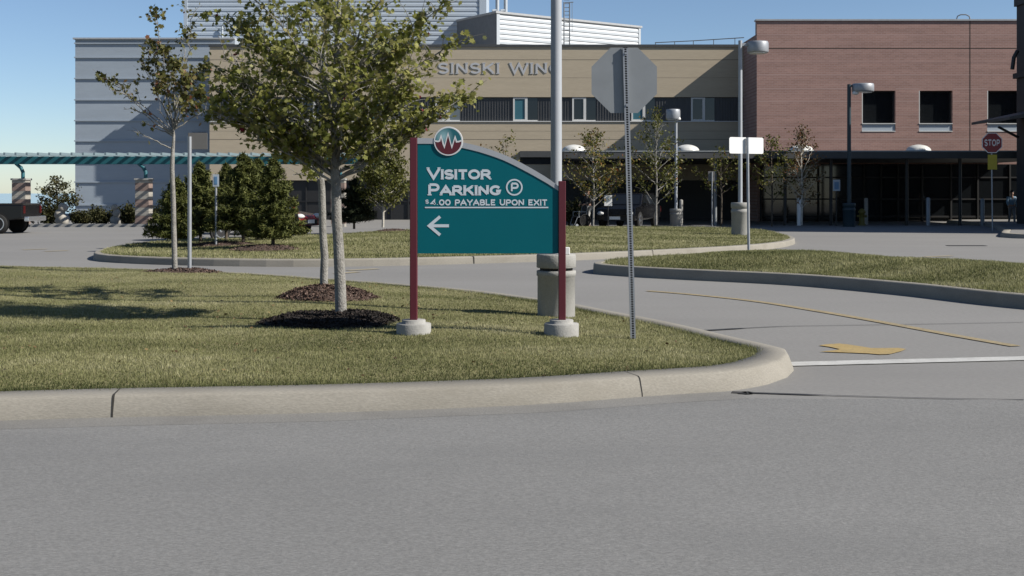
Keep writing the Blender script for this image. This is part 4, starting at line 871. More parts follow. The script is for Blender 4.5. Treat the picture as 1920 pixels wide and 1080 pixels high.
def broadleaf(root, trunk, tr, limbs, bark, leaf, lsize, twigs=13, per=12, twl=.42, shape=KITE, r_limb=.02, bare=.25, tint=(.5, .2), sides=10, spread=.05, rise=.5):
    """trunk path, then limbs given as (height fraction along the trunk, end point, leafiness)"""
    mb = MB(); T = np.array([tuple(p) for p in trunk], float); seg = np.linspace(0, 1, len(T))
    fine = np.linspace(0, 1, 14); path = np.stack([np.interp(fine, seg, T[:, k]) for k in range(3)], 1); rads = np.interp(fine, np.linspace(0, 1, len(tr)), tr)
    path[1:-1, :2] += rng.normal(0, tr[0] * .10, (12, 2)); mb.tube(path.tolist(), rads.tolist(), sides)
    lp, lt = [], []
    for f, end, dens in limbs:
        a = np.array([np.interp(f, fine, path[:, k]) for k in range(3)]); e = np.array(tuple(end), float); d = e - a; L_ = np.linalg.norm(d)
        out = d.copy(); out[2] = 0; b = a + d * .33 + np.array([0, 0, -.02 * L_]) + rng.normal(0, .06 * L_, 3) * .5; c = a + d * .7 + np.array([0, 0, rise * .16 * L_]) + rng.normal(0, .07 * L_, 3) * .5
        n = 12; q = bez(a, b, c, e, n); q[2:-1] += rng.normal(0, .012 * L_, (n - 3, 3)); r0_ = min(np.interp(f, fine, rads) * .62, r_limb * (.6 + .5 * L_)); mb.tube(q.tolist(), np.linspace(r0_, .004, n).tolist(), 6)
        nt = max(2, int(twigs * L_ * (.4 + .6 * dens)))
        for i in range(nt):
            u = bare + (1 - bare) * (i + rng.uniform(0, 1)) / nt; p = np.array([np.interp(u, np.linspace(0, 1, n), q[:, k]) for k in range(3)])
            w_ = unit(1)[0]; w_[2] = abs(w_[2]) * .55 - .05; w_ = w_ + .55 * d / L_; w_ /= np.linalg.norm(w_); tl = twl * rng.uniform(.4, 1.45) * (1.15 - .55 * u)
            pts_ = np.stack([p, p + w_ * tl * .5 + np.array([0, 0, .02]), p + w_ * tl + np.array([0, 0, -.04 * tl])]); mb.tube(pts_.tolist(), [.006, .004, .0025], 4, cap=False)
            k = rng.poisson(per * dens * rng.choice([.1, .6, 1.15, 1.9]))
            if k:
                s_ = rng.uniform(.12, 1.08, k)[:, None]; x_ = p + w_ * tl * s_ + rng.normal(0, spread, (k, 3)); lp.append(x_); lt.append(np.clip(rng.normal(tint[0], tint[1], k) + rng.normal(0, .08), 0, 1))
    mb.build('trunk', bark, root, recalc=False)
    if lp:
        lp = np.concatenate(lp); lt = np.concatenate(lt)
        # a few leaves have turned
        turn = rng.uniform(0, 1, len(lt)) < .005; lt[turn] = 1
        lt[~turn] = np.minimum(lt[~turn], .955)
        leaves('crown', lp, lsize, lt, leaf, root, shape)
def mound(name, c, r_, h, base, label, cat='mulch mound', chips=2500, group='mulch mounds round the trees', sq=1.0, ex=2.2, mm='mulch', cm='chip', cs=1.0):
    root = wthing(name, label, cat, (c[0], c[1], base), group); mb = MB(); n, m_ = 40, 12; vs = []; fs = []
    ph1, ph2 = rng.uniform(0, 6, 2)
    def ht(u, a): return h * (1 - u ** ex) * (1 + .08 * math.sin(5 * a + ph1)) - .03 * (u > .98)
    def rd(a): return r_ * (1 + .05 * math.sin(3 * a + ph2) + .03 * math.sin(7 * a + ph1))
    for i in range(m_ + 1):
        u = i / m_
        for k in range(n):
            a = 2 * math.pi * k / n; vs.append((c[0] + rd(a) * u * math.cos(a), c[1] + sq * rd(a) * u * math.sin(a), base + ht(u, a) + (rng.uniform(-.012, .012) if i < m_ else 0)))
    fs = [(i * n + k, i * n + (k + 1) % n, (i + 1) * n + (k + 1) % n, (i + 1) * n + k) for i in range(m_) for k in range(n)]
    mb.add(vs, fs, 0, True); mb.build('mulch', M[mm], root)
    u = np.sqrt(rng.uniform(0, 1.06, chips)); a = rng.uniform(0, 2 * np.pi, chips); rr_ = np.array([rd(x) for x in a]); z = np.array([max(0, ht(min(x, .97), y)) for x, y in zip(u, a)])
    pts = np.column_stack([c[0] + rr_ * u * np.cos(a), c[1] + sq * rr_ * u * np.sin(a), base + z + .004])
    CH_ = np.array([(-.5, -.17), (.5, -.2), (.5, .17), (-.5, .2)])
    leaves('wood_chips', pts, (.038 + .006 * (r_ > .8)) * cs, np.clip(rng.normal(.5, .25, chips), 0, 1), M[cm], root, CH_, droop=.1, jit=.5)
    return root

# the two maples behind the teal sign
Y1 = 13.95; z1_ = lawn.z1(PX(640, Y1), Y1)
mound('mulch_mound', (PX(626, Y1 - .25), Y1 - .25), .88, .125, z1_ - .03, 'mulch mound painted dark as shade round the foot of the front maple, beside the sign post', sq=.98, chips=5600, ex=4.5, mm='mulch_shade', cm='chip_shade', cs=.85)
t1 = wthing('maple_tree', 'nearer maple with a full olive-green crown, trunk in the shade-painted mulch by the sign', 'tree', (PX(640, Y1), Y1, z1_), 'maples on the corner lawn')
ends = [(872, 188, 0, 1), (848, 206, -.3, 1), (858, 82, .2, .8), (832, 14, -.2, 1), (790, 238, .25, .9), (770, 130, -.8, 1), (790, 55, .7, .9), (742, -30, -.5, 1), (700, -95, .3, 1), (640, -130, 0, 1), (580, -95, -.4, 1), (520, -55, .4, 1), (470, -5, -.2, 1), (424, 42, .2, .85),
        (412, 105, -.5, .9), (398, 168, 0, 1), (402, 222, .2, .9), (440, 190, -.7, 1), (480, 262, -.3, .9), (520, 296, .2, .8), (700, 262, -.4, .9), (662, 150, -1.0, 1), (600, 100, -1.1, 1), (560, 210, -.9, 1), (704, 60, -1.0, 1), (650, 200, .9, 1), (580, 150, .9, 1), (722, 180, .8, 1),
        (640, 20, 1.0, 1), (640, 28, -1.0, 1), (500, 130, -.6, 1), (470, 120, .5, 1), (545, 40, .7, 1), (760, 200, .3, 1), (700, 130, 0, 1), (545, 255, .3, .9), (610, 262, -.6, .8), (740, 95, -.3, 1), (780, 168, -.5, 1), (455, 75, 0, .9), (600, 30, -.6, 1), (560, 280, -.3, .7)]
ends += [(396, 205, -.2, .8), (432, 228, .3, .9), (450, 158, -.2, 1), (416, 140, .3, .9), (822, 226, .1, .9), (560, 300, .3, .6), (660, 292, -.5, .6), (480, 215, .5, 1)]
limbs = []
for px, py, dy, dn in ends:
    dy *= .8; dn *= rng.choice([.55, .8, 1.0, 1.15]); e = P(px, py, Y1 + dy); rad_ = math.hypot(e.x - PX(632, Y1), dy); s0 = max(rng.uniform(1.95, 2.3), min(4.1, e.z - rng.uniform(.35, .85) * rad_)); limbs.append(((s0 - z1_) / (4.5 - z1_), e, dn))
broadleaf(t1, [(PX(640, Y1), Y1, z1_ - .05), (PX(634, Y1), Y1, 1.2), (PX(628, Y1), Y1, 2.1), (PX(632, Y1), Y1 + .03, 3.2), (PX(636, Y1), Y1, 4.5)], [.070, .060, .056, .042, .012], limbs, M['bark'], M['maple'], .065, twigs=18, per=13.5, twl=.46, shape=MAPLE, r_limb=.013, bare=.22, tint=(.60, .24), sides=18)
Y2 = 16.8; z2_ = lawn.z1(PX(609, Y2), Y2)
mound('mulch_mound', (PX(612, Y2 - .15), Y2 - .15), .72, .20, z2_ - .02, 'brown mulch mound round the rear maple trunk, lit by the sun', sq=.9, chips=3600)
t2 = wthing('maple_tree', 'rear maple half hidden behind the nearer one, slimmer trunk in the sunlit brown mound', 'tree', (PX(609, Y2), Y2, z2_), 'maples on the corner lawn')
ends = [(470, 170, 0, 1), (500, 80, .4, 1), (560, 20, -.4, 1), (610, -30, 0, 1), (670, 20, .4, 1), (720, 90, -.3, 1), (740, 180, .3, 1), (530, 240, .5, .9), (690, 240, -.4, .9), (600, 110, .9, 1), (620, 190, -.9, 1), (560, 150, -.7, 1), (660, 130, .8, 1), (548, 330, -.5, .55), (575, 300, .2, .7)]
limbs = [(max(.42, min(.85, (P(a, b, Y2).z - .9 * abs(PX(a, Y2) - PX(609, Y2)) - z2_) / (4.4 - z2_))), P(a, b, Y2 + c), d) for a, b, c, d in ends]
broadleaf(t2, [(PX(609, Y2), Y2, z2_ - .05), (PX(606, Y2), Y2, 1.2), (PX(600, Y2), Y2, 2.2), (PX(606, Y2), Y2, 3.3), (PX(610, Y2), Y2, 4.4)], [.060, .052, .048, .036, .012], limbs, M['bark'], M['maple'], .075, twigs=13, per=12, twl=.42, shape=MAPLE, r_limb=.014, bare=.25, tint=(.50, .22), sides=16)

# thin young tree at the left
Y3 = 22.7; z3_ = lawn.z1(PX(328, Y3), Y3)
mound('mulch_mound', (PX(340, Y3), Y3), .78, .09, z3_ - .015, 'flat reddish mulch ring round the thin young tree at the left', sq=.85, chips=1800)
t3 = wthing('young_tree', 'thin young maple with sparse reddish-green leaves and bare lower branches', 'tree', (PX(328, Y3), Y3, z3_))
lim = [(.62, (246, 246, -.3), .10), (.80, (205, 168, -.4), .45), (.80, (186, 145, .2), .5), (.84, (262, 115, .3), .9), (.88, (296, 28, -.1), .95), (.86, (300, 150, -.5), 1.1), (.85, (282, 92, .5), 1), (.92, (312, 105, .2), 1), (.9, (350, 60, .3), .55), (.86, (372, 175, .3), 1.2), (.86, (390, 128, -.3), 1.1), (.84, (362, 205, -.2), .9), (.84, (395, 205, .2), .5), (.8, (300, 212, .3), .5), (.84, (345, 150, -.6), 1.2), (.9, (358, 22, .1), .5), (.76, (262, 232, .4), .12), (.82, (335, 185, .5), .9), (.78, (232, 205, -.2), .3), (.86, (330, 120, .1), 1)]
limbs = [(f, P(e[0], e[1], Y3 + e[2]), d) for f, e, d in lim]
broadleaf(t3, [(PX(328, Y3), Y3, z3_ - .05), (PX(326, Y3), Y3, 1.2), (PX(323, Y3), Y3, 2.3), (PX(326, Y3), Y3, 2.75), (PX(324, Y3), Y3, 3.1)], [.054, .047, .043, .026, .016], limbs, M['bark'], M['young_leaf'], .085, twigs=8, per=11, twl=.34, shape=MAPLE, r_limb=.014, bare=.42, tint=(.45, .26), sides=12, rise=.9)

# spruces on the island
def spruce(label, px, Y, pybase, pytop, halfw, m, group='spruces on the far island', dens=1.0, shade=0.0, low=.15, name='spruce_tree'):
    x = PX(px, Y); z0 = PZ(pybase, Y); H = PZ(pytop, Y) - z0; r_ = halfw * Y / F; t = wthing(name, label, 'tree', (x, Y, z0), group)
    mb = MB(); mb.tube([(x, Y, z0 - .05), (x, Y, z0 + H * .5), (x, Y, z0 + H)], [.05, .035, .006], 8); tip, tt = [], []; nb = int(190 * dens)
    for i in range(nb):
        u = low + (1 - low) * ((i + rng.uniform(0, 1)) / nb) ** 1.15; a = rng.uniform(0, 2 * np.pi); L_ = r_ * min(1, (1 - u) ** .68 * 1.05) * rng.uniform(.55, 1.3) + .05; zb_ = z0 + H * u
        d = np.array([math.cos(a), math.sin(a), 0]); pts = np.array([(x, Y, zb_), tuple(np.array([x, Y, zb_ - .02]) + d * L_ * .5), tuple(np.array([x, Y, zb_ + .10 * L_]) + d * L_)]); mb.tube(pts.tolist(), [.010, .007, .003], 4, cap=False)
        k = int((28 + 150 * L_) * 1.25); s_ = rng.uniform(.05, 1.05, k)[:, None]; lat = np.array([-d[1], d[0], 0]) * (rng.normal(0, .26, k) * L_)[:, None] * (1.1 - s_)
        p = np.array([x, Y, zb_]) + d * L_ * s_ + lat + np.column_stack([np.zeros(k), np.zeros(k), .08 * L_ * (s_[:, 0] - .4) + rng.normal(-.02, .035, k)]); tip.append(p); tt.append(np.clip(rng.normal(.42 + .25 * (s_[:, 0] - .5), .17, k) + rng.normal(0, .06), 0, 1))
    mb.build('trunk', M['bark_dark'], t, recalc=False); tip = np.concatenate(tip); tt = np.concatenate(tt)
    SP = np.array([(0, -.5), (.085, -.1), (.03, .5), (-.03, .5), (-.085, -.1)]); leaves('crown', tip, .135, tt, m, t, SP, droop=.05, jit=.4); return t
spruce('dense spruce nearest the red car, with its foot in a mulch ring', 512, 31.3, 466, 298, 54, M['needle'])
spruce('bushy spruce in the middle of the group, with a thin leading spire', 456, 33.5, 452, 290, 60, M['needle'])
spruce('dark spruce just right of the sign post and left of the small pale sign', 376, 35, 450, 306, 54, M['needle'])
spruce('leftmost spruce of the group, low and wide, behind the thin young tree', 330, 33.5, 460, 336, 50, M['needle'], dens=.85)
spruce('spruce at the back of the group, seen between its two tallest neighbours', 484, 36.5, 450, 300, 52, M['needle'])
spruce('spruce behind the small pale sign, filling the middle of the group', 424, 38, 447, 308, 46, M['needle'], low=.28)
spruce('nearly black little conifer right of the maple trunks', 664, 47.5, 427, 336, 42, M['needle_dark'], dens=.7)
for px, Y, r_, lab in ((500, 31, .95, 'low mulch ring under the spruce nearest the red car'), (425, 33.5, 1.1, 'low mulch ring under the middle spruces')):
    mound('mulch_mound', (PX(px, Y), Y), r_, .13, isl2.z1(PX(px, Y), Y) - .02, lab, chips=900, sq=.7)
mound('mulch_mound', (PX(738, 46.5), 46.5), .8, .12, isl2.z1(PX(738, 46.5), 46.5) - .02, 'reddish mulch ring under the yellow-green tree', chips=700, sq=.8)

def small_tree(name, label, px, Y, pybase, pytop, halfw, bark, leaf, ntop=13, dens=1.0, lsz=.12, low=.28, tint=(.5, .25), tr=.05, group=None, twigs=8, per=12, flare=1.0):
    x = PX(px, Y); z0 = PZ(pybase, Y); H = PZ(pytop, Y) - z0; W_ = 1.2 * halfw * Y / F; t = wthing(name, label, 'tree', (x, Y, z0), group); limbs = []; ntop = int(ntop * 1.5)
    for i in range(ntop):
        u = low + (1 - low) * (i + .5) / ntop; a = i * 2.4 + rng.uniform(-.4, .4); rr_ = W_ * math.sin(math.pi * min(1, (u - low * .6) / (1 - low * .6)) ** (.8 * flare)) * rng.uniform(.7, 1.12); f = max(.14, u - .14 - .12 * rng.uniform(0, 1))
        limbs.append((f, (x + rr_ * math.cos(a), Y + rr_ * math.sin(a), z0 + H * min(u + .06, 1)), dens * rng.uniform(.7, 1.2)))
    broadleaf(t, [(x, Y, z0 - .05), (x + .03, Y, z0 + H * .4), (x - .02, Y, z0 + H * .7), (x, Y, z0 + H * .97)], [tr, tr * .8, tr * .5, .008], limbs, bark, leaf, lsz, twigs=twigs, per=per, twl=.5, r_limb=.016, bare=.25, tint=tint, sides=8, spread=.10, rise=.8); return t
small_tree('birch_tree', 'yellow-green birch with pale stems left of the teal sign', 718, 47, 424, 266, 50, M['bark_white'], M['birch'], 18, 1.7, .13, .25, (.45, .25))
small_tree('young_tree', 'orange and green young tree right of the maroon sign post', 1112, 54, 424, 250, 56, M['bark'], M['autumn'], 14, .85, .13, .35, (.48, .27))
small_tree('young_tree', 'green young tree with pale forked branches left of the shorter lamp post', 1230, 54.5, 420, 215, 54, M['bark'], M['autumn'], 14, .7, .13, .32, (.30, .2))
small_tree('young_tree', 'slim russet tree with a white stem beside the white bollard', 1503, 57, 420, 240, 32, M['bark_white'], M['russet'], 14, .8, .12, .22, (.38, .27))
small_tree('young_tree', 'low leafy young tree between the grey lamp post and the russet tree', 1447, 59, 424, 262, 42, M['bark_dark'], M['autumn'], 9, .9, .13, .45, (.30, .2))
small_tree('young_tree', 'sparse young tree just left of the blank white signs', 1352, 59, 424, 285, 44, M['bark_dark'], M['autumn'], 8, .55, .13, .5, (.30, .2))
small_tree('young_tree', 'sparse treetop showing above the curved top of the teal sign', 945, 52, 425, 258, 40, M['bark'], M['autumn'], 9, .4, .13, .35, (.45, .3))
small_tree('small_tree', 'small dark gnarled tree against the sky behind the pickup', 106, 62, 415, 336, 34, M['bark_dark'], M['bush'], 13, 1.2, .14, .35, (.6, .2), flare=.7)

def bush(label, px, Y, pytop, halfw, m, n=1500, pyb=420, lsz=.13):
    x = PX(px, Y); z0 = PZ(pyb, Y); H = PZ(pytop, Y) - z0; W_ = halfw * Y / F; n = int(n * 1.5); t = wthing('bush', label, 'bush', (x, Y, z0), 'bushes along the lot edge')
    mb = MB(); pts = []; tn = []
    for i in range(16):
        a = rng.uniform(0, 2 * np.pi); u = math.sqrt(rng.uniform(0, 1)); e = np.array([x + W_ * u * math.cos(a), Y + W_ * .7 * u * math.sin(a), z0 + H * (1 - .55 * u * u) * rng.uniform(.75, 1.05)]); mb.tube([(x + .1 * math.cos(a), Y + .1 * math.sin(a), z0 - .05), tuple((np.array([x, Y, z0]) + e) / 2), tuple(e)], [.02, .013, .004], 5, cap=False)
        k = n // 16; s_ = rng.uniform(.25, 1.0, k)[:, None]; pts.append(np.array([x, Y, z0]) + (e - np.array([x, Y, z0])) * s_ + rng.normal(0, .11, (k, 3)) * (.6 + W_ * .5)); tn.append(np.clip(rng.normal(.45, .2, k) + rng.normal(0, .12), 0, 1))
    mb.build('stems', M['bark_dark'], t, recalc=False); pts = np.concatenate(pts); pts[:, 2] = np.maximum(pts[:, 2], z0); leaves('foliage', pts, lsz, np.concatenate(tn), m, t)
for px, Y, top, hw_, lab in ((92, 61, 376, 30, 'round bush right behind the pickup tailgate'), (152, 61, 392, 26, 'low dark bush at the corner of the blue-grey block'), (188, 61.5, 388, 32, 'dark bush left of the slender boulder stack'), (242, 61, 380, 32, 'bush just left of the striped pier with the boulders'), (303, 61, 384, 34, 'bush in the gap between the striped pier and the spruces')):
    bush(lab, px, Y, top, hw_, M['bush'])
bush('low bush at the foot of the orange tree behind the sign', 1072, 56, 370, 26, M['bush'], 1300, 425)

# ------------------------------------------------------------------ vehicles (built along +x, wheels on z = 0)
def wheel(root, x, y, r_, wd, side):
    mb = MB(); mb.lathe([(r_ * .62, -wd / 2), (r_ * .93, -wd / 2), (r_, -wd * .34), (r_, wd * .34), (r_ * .93, wd / 2), (r_ * .62, wd / 2)], (x, y, r_), 28, axis='y'); wh = mb.build('wheel', M['tyre'], root)
    mb = MB(); s = side; y0 = y + s * wd * .44; mb.lathe([(r_ * .66, y + s * wd * .52), (r_ * .60, y0), (.01, y0 - s * .01)], (x, 0, r_), 24, 1, axis='y', smooth=False); mb.lathe([(r_ * .70, y + s * wd * .515), (r_ * .69, y + s * wd * .56), (r_ * .60, y + s * wd * .56), (r_ * .60, y + s * wd * .50)], (x, 0, r_), 24, axis='y', smooth=False)
    for k in range(6):
        a = 2 * math.pi * k / 6; c, n_ = math.cos(a), math.sin(a); w_ = r_ * .11
        pts = [(x + c * r_ * .1 - n_ * w_, y0 + s * .012, r_ + n_ * r_ * .1 + c * w_), (x + c * r_ * .6 - n_ * w_, y + s * wd * .5, r_ + n_ * r_ * .6 + c * w_), (x + c * r_ * .6 + n_ * w_, y + s * wd * .5, r_ + n_ * r_ * .6 - c * w_), (x + c * r_ * .1 + n_ * w_, y0 + s * .012, r_ + n_ * r_ * .1 - c * w_)]
        mb.add(pts, [(0, 1, 2, 3)], 0)
    mb.lathe([(r_ * .16, y + s * wd * .50), (r_ * .12, y + s * wd * .55), (.01, y + s * wd * .56)], (x, 0, r_), 12, axis='y'); mb.build('rim', [M['chrome'], M['dark']], wh, recalc=False)
def car(name, label, cat, paint, W, lower, cab, wheels, wr, loc, rz, taper=.80, glassm='glass', lamps=True, frontglass='glass', plate=True):
    """lower: side outline of the body; cab: roof and pillar points (x, z) from the bonnet base over the roof to the rear base"""
    t = thing(name, label, cat, loc, rz); h = W / 2
    mb = MB(); mb.prism(lower, -h, h); body = mb.build('body', M[paint], t, .07)
    zb_, zt_ = cab[0][1], max(p[1] for p in cab); n = len(cab)
    yo = lambda z: h * (.95 - (.95 - taper) * (z - zb_ + .02) / (zt_ - zb_ + .02))
    mb = MB(); vs = [(x, -yo(z), z) for x, z in cab] + [(x, yo(z), z) for x, z in cab]; mb.add(vs, [tuple(range(n)), tuple(range(2 * n - 1, n - 1, -1))] + [(i, i + n, (i + 1) % n + n, (i + 1) % n) for i in range(n)]); mb.build('cabin', M[paint], t, .05)
    cx_ = sum(p[0] for p in cab) / n; cz_ = (zb_ + zt_) / 2
    for s in (-1, 1):
        mb = MB(); q = [(cx_ + (x - cx_) * .87, cz_ + (z - cz_) * .74) for x, z in cab]; lo_, hi_ = min(a for a, b in q), max(a for a, b in q)
        mb.add([(x, s * (yo(z) + .012), z) for x, z in q], [tuple(range(n))]); mb.build('side_window', M[glassm], t)
    for (i, j), nm, gm in (((0, 1), 'windscreen', frontglass), ((n - 2, n - 1), 'rear_window', glassm)):
        a, b = Vector((cab[i][0], 0, cab[i][1])), Vector((cab[j][0], 0, cab[j][1])); d = b - a; no = Vector((d.z, 0, -d.x)); no = no.normalized() * (.015 if (no.x > 0) == (nm == 'windscreen') else -.015)
        p, q = a + d * .12 + no, a + d * .86 + no; mb = MB(); mb.add([(p.x, -yo(p.z) * .9, p.z), (p.x, yo(p.z) * .9, p.z), (q.x, yo(q.z) * .88, q.z), (q.x, -yo(q.z) * .88, q.z)], [(0, 1, 2, 3)]); mb.build(nm, M[gm], t)
    for x in wheels:
        for s in (-1, 1):
            mb = MB(); mb.lathe([(wr * 1.16, s * (h + .004)), (.01, s * (h + .006))], (x, 0, wr), 26, axis='y', smooth=False); mb.build('wheel_arch', M['tyre'], t); wheel(t, x, s * (h - .08), wr, .22, s)
    x1 = max(p[0] for p in lower); x0 = min(p[0] for p in lower)
    for s in (-1, 1):
        mb = MB(); lump(mb, (x1 - .10, s * (h - .24), .70), .17, 3, (1, 1.1, .6)); mb.build('headlight', M['lamp_glass'], t)
        mb = MB(); mb.box((x0 - .02, s * (h - .06) - .1, .72), (x0 + .1, s * (h - .06) + .07, 1.0)); mb.build('tail_light', M['red_glass'], t, .02)
        mb = MB(); mb.box((cab[0][0] - .25, s * (h + .02), cab[0][1] + .02), (cab[0][0] - .10, s * (h + .18), cab[0][1] + .16)); mb.build('wing_mirror', M[paint], t, .03)
    mb = MB(); mb.box((x1 - .02, -h * .55, .36), (x1 + .012, h * .55, .56)); mb.build('grille', M['dark'], t)
    if plate:
        for xx in (x1 + .016, x0 - .016): mb = MB(); mb.box((xx - .006, -.26, .42), (xx + .006, .26, .56)); mb.build('licence_plate', M['white_sign'], t)
    return t
suv_l = [(-2.3, .42), (2.25, .36), (2.32, .62), (2.2, .95), (1.1, 1.08), (-2.28, 1.08), (-2.34, .8)]
suv_c = [(1.05, 1.05), (.35, 1.62), (-1.7, 1.66), (-2.2, 1.05)]
car('suv', 'black off-road car parked under the canopy behind the small white sign', 'car', 'black_paint', 1.9, suv_l, suv_c, (1.4, -1.4), .36, (PX(1178, 58), 57.6, 0), R(-112))
car('suv', 'dark car with a bright alloy wheel mostly hidden behind the spruces', 'car', 'black_paint', 1.85, suv_l, [(a, b - .10) for a, b in suv_c], (1.4, -1.4), .36, (-9.94, 42.83, 0), math.atan2(.8, .6))
sed_l = [(-2.15, .36), (2.1, .30), (2.2, .50), (2.12, .74), (1.0, .92), (-1.9, .96), (-2.2, .75)]
sed_c = [(1.0, .90), (.15, 1.40), (-1.1, 1.42), (-1.85, .94)]
car('red_car', 'red car with its headlights showing past the right edge of the spruces', 'car', 'red_paint', 1.8, sed_l, sed_c, (1.35, -1.3), .32, (PX(588, 47.6) - 2.1, 47.9, .05), R(-20), frontglass='windscreen')

tk = thing('pickup_truck', 'black pickup truck cut by the left edge, chrome bumper to the right', 'pickup truck', (PX(-64, 49.5), 49.5, 0), math.pi)
h = .98; mb = MB(); mb.prism([(-2.75, .62), (-1.95, .50), (2.85, .46), (2.95, .75), (2.85, 1.12), (1.15, 1.18), (-.75, 1.18), (-2.75, 1.18)], -h, h); mb.build('body', M['black_paint'], tk, .05)
mb = MB()
for s in (-1, 1): mb.box((-2.75, s * (h - .02), 1.17), (-.72, s * (h - .14), 1.225))
mb.box((-2.76, -h + .05, 1.17), (-2.66, h - .05, 1.225)); mb.build('bed_rail', M['tyre'], tk)
cab = [(1.1, 1.15), (.45, 1.78), (-.45, 1.82), (-.72, 1.15)]; yo = lambda z: h * (.94 - .14 * (z - 1.15) / .67)
mb = MB(); mb.add([(x, -yo(z), z) for x, z in cab] + [(x, yo(z), z) for x, z in cab], [(0, 1, 2, 3), (7, 6, 5, 4), (0, 4, 5, 1), (1, 5, 6, 2), (2, 6, 7, 3), (3, 7, 4, 0)]); mb.build('cabin', M['black_paint'], tk, .05)
for s in (-1, 1):
    mb = MB(); mb.add([(.1 + (x - .1) * .84, s * (yo(z) + .01), 1.48 + (z - 1.48) * .72) for x, z in cab], [(0, 1, 2, 3)]); mb.build('side_window', M['glass'], tk)
    mb = MB(); mb.box((-2.78, s * .93, .82), (-2.70, s * .75, 1.14)); mb.build('tail_light', M['red_glass'], tk, .01)
    mb = MB(); lump(mb, (2.86, s * .75, .92), .17, 2, (.6, 1.1, .7)); mb.build('headlight', M['lamp_glass'], tk)
    for x in (-1.75, 1.85):
        mb = MB(); mb.lathe([(.47, s * (h + .004)), (.01, s * (h + .006))], (x, 0, .42), 26, axis='y', smooth=False); mb.build('wheel_arch', M['tyre'], tk); wheel(tk, x, s * (h - .07), .40, .26, s)
mb = MB(); mb.box((-2.98, -.92, .50), (-2.78, .92, .70)); mb.build('rear_bumper', M['chrome'], tk, .04)
mb = MB(); mb.tube([(-2.80, .35, .55), (-2.95, .3, .42)], .05, 8); mb.build('exhaust', M['tyre'], tk)
mb = MB(); mb.add([(1.09, -.82, 1.2), (1.09, .82, 1.2), (.50, .74, 1.74), (.50, -.74, 1.74)], [(0, 1, 2, 3)]); o = mb.build('windscreen', M['glass'], tk); o.location.x = .02

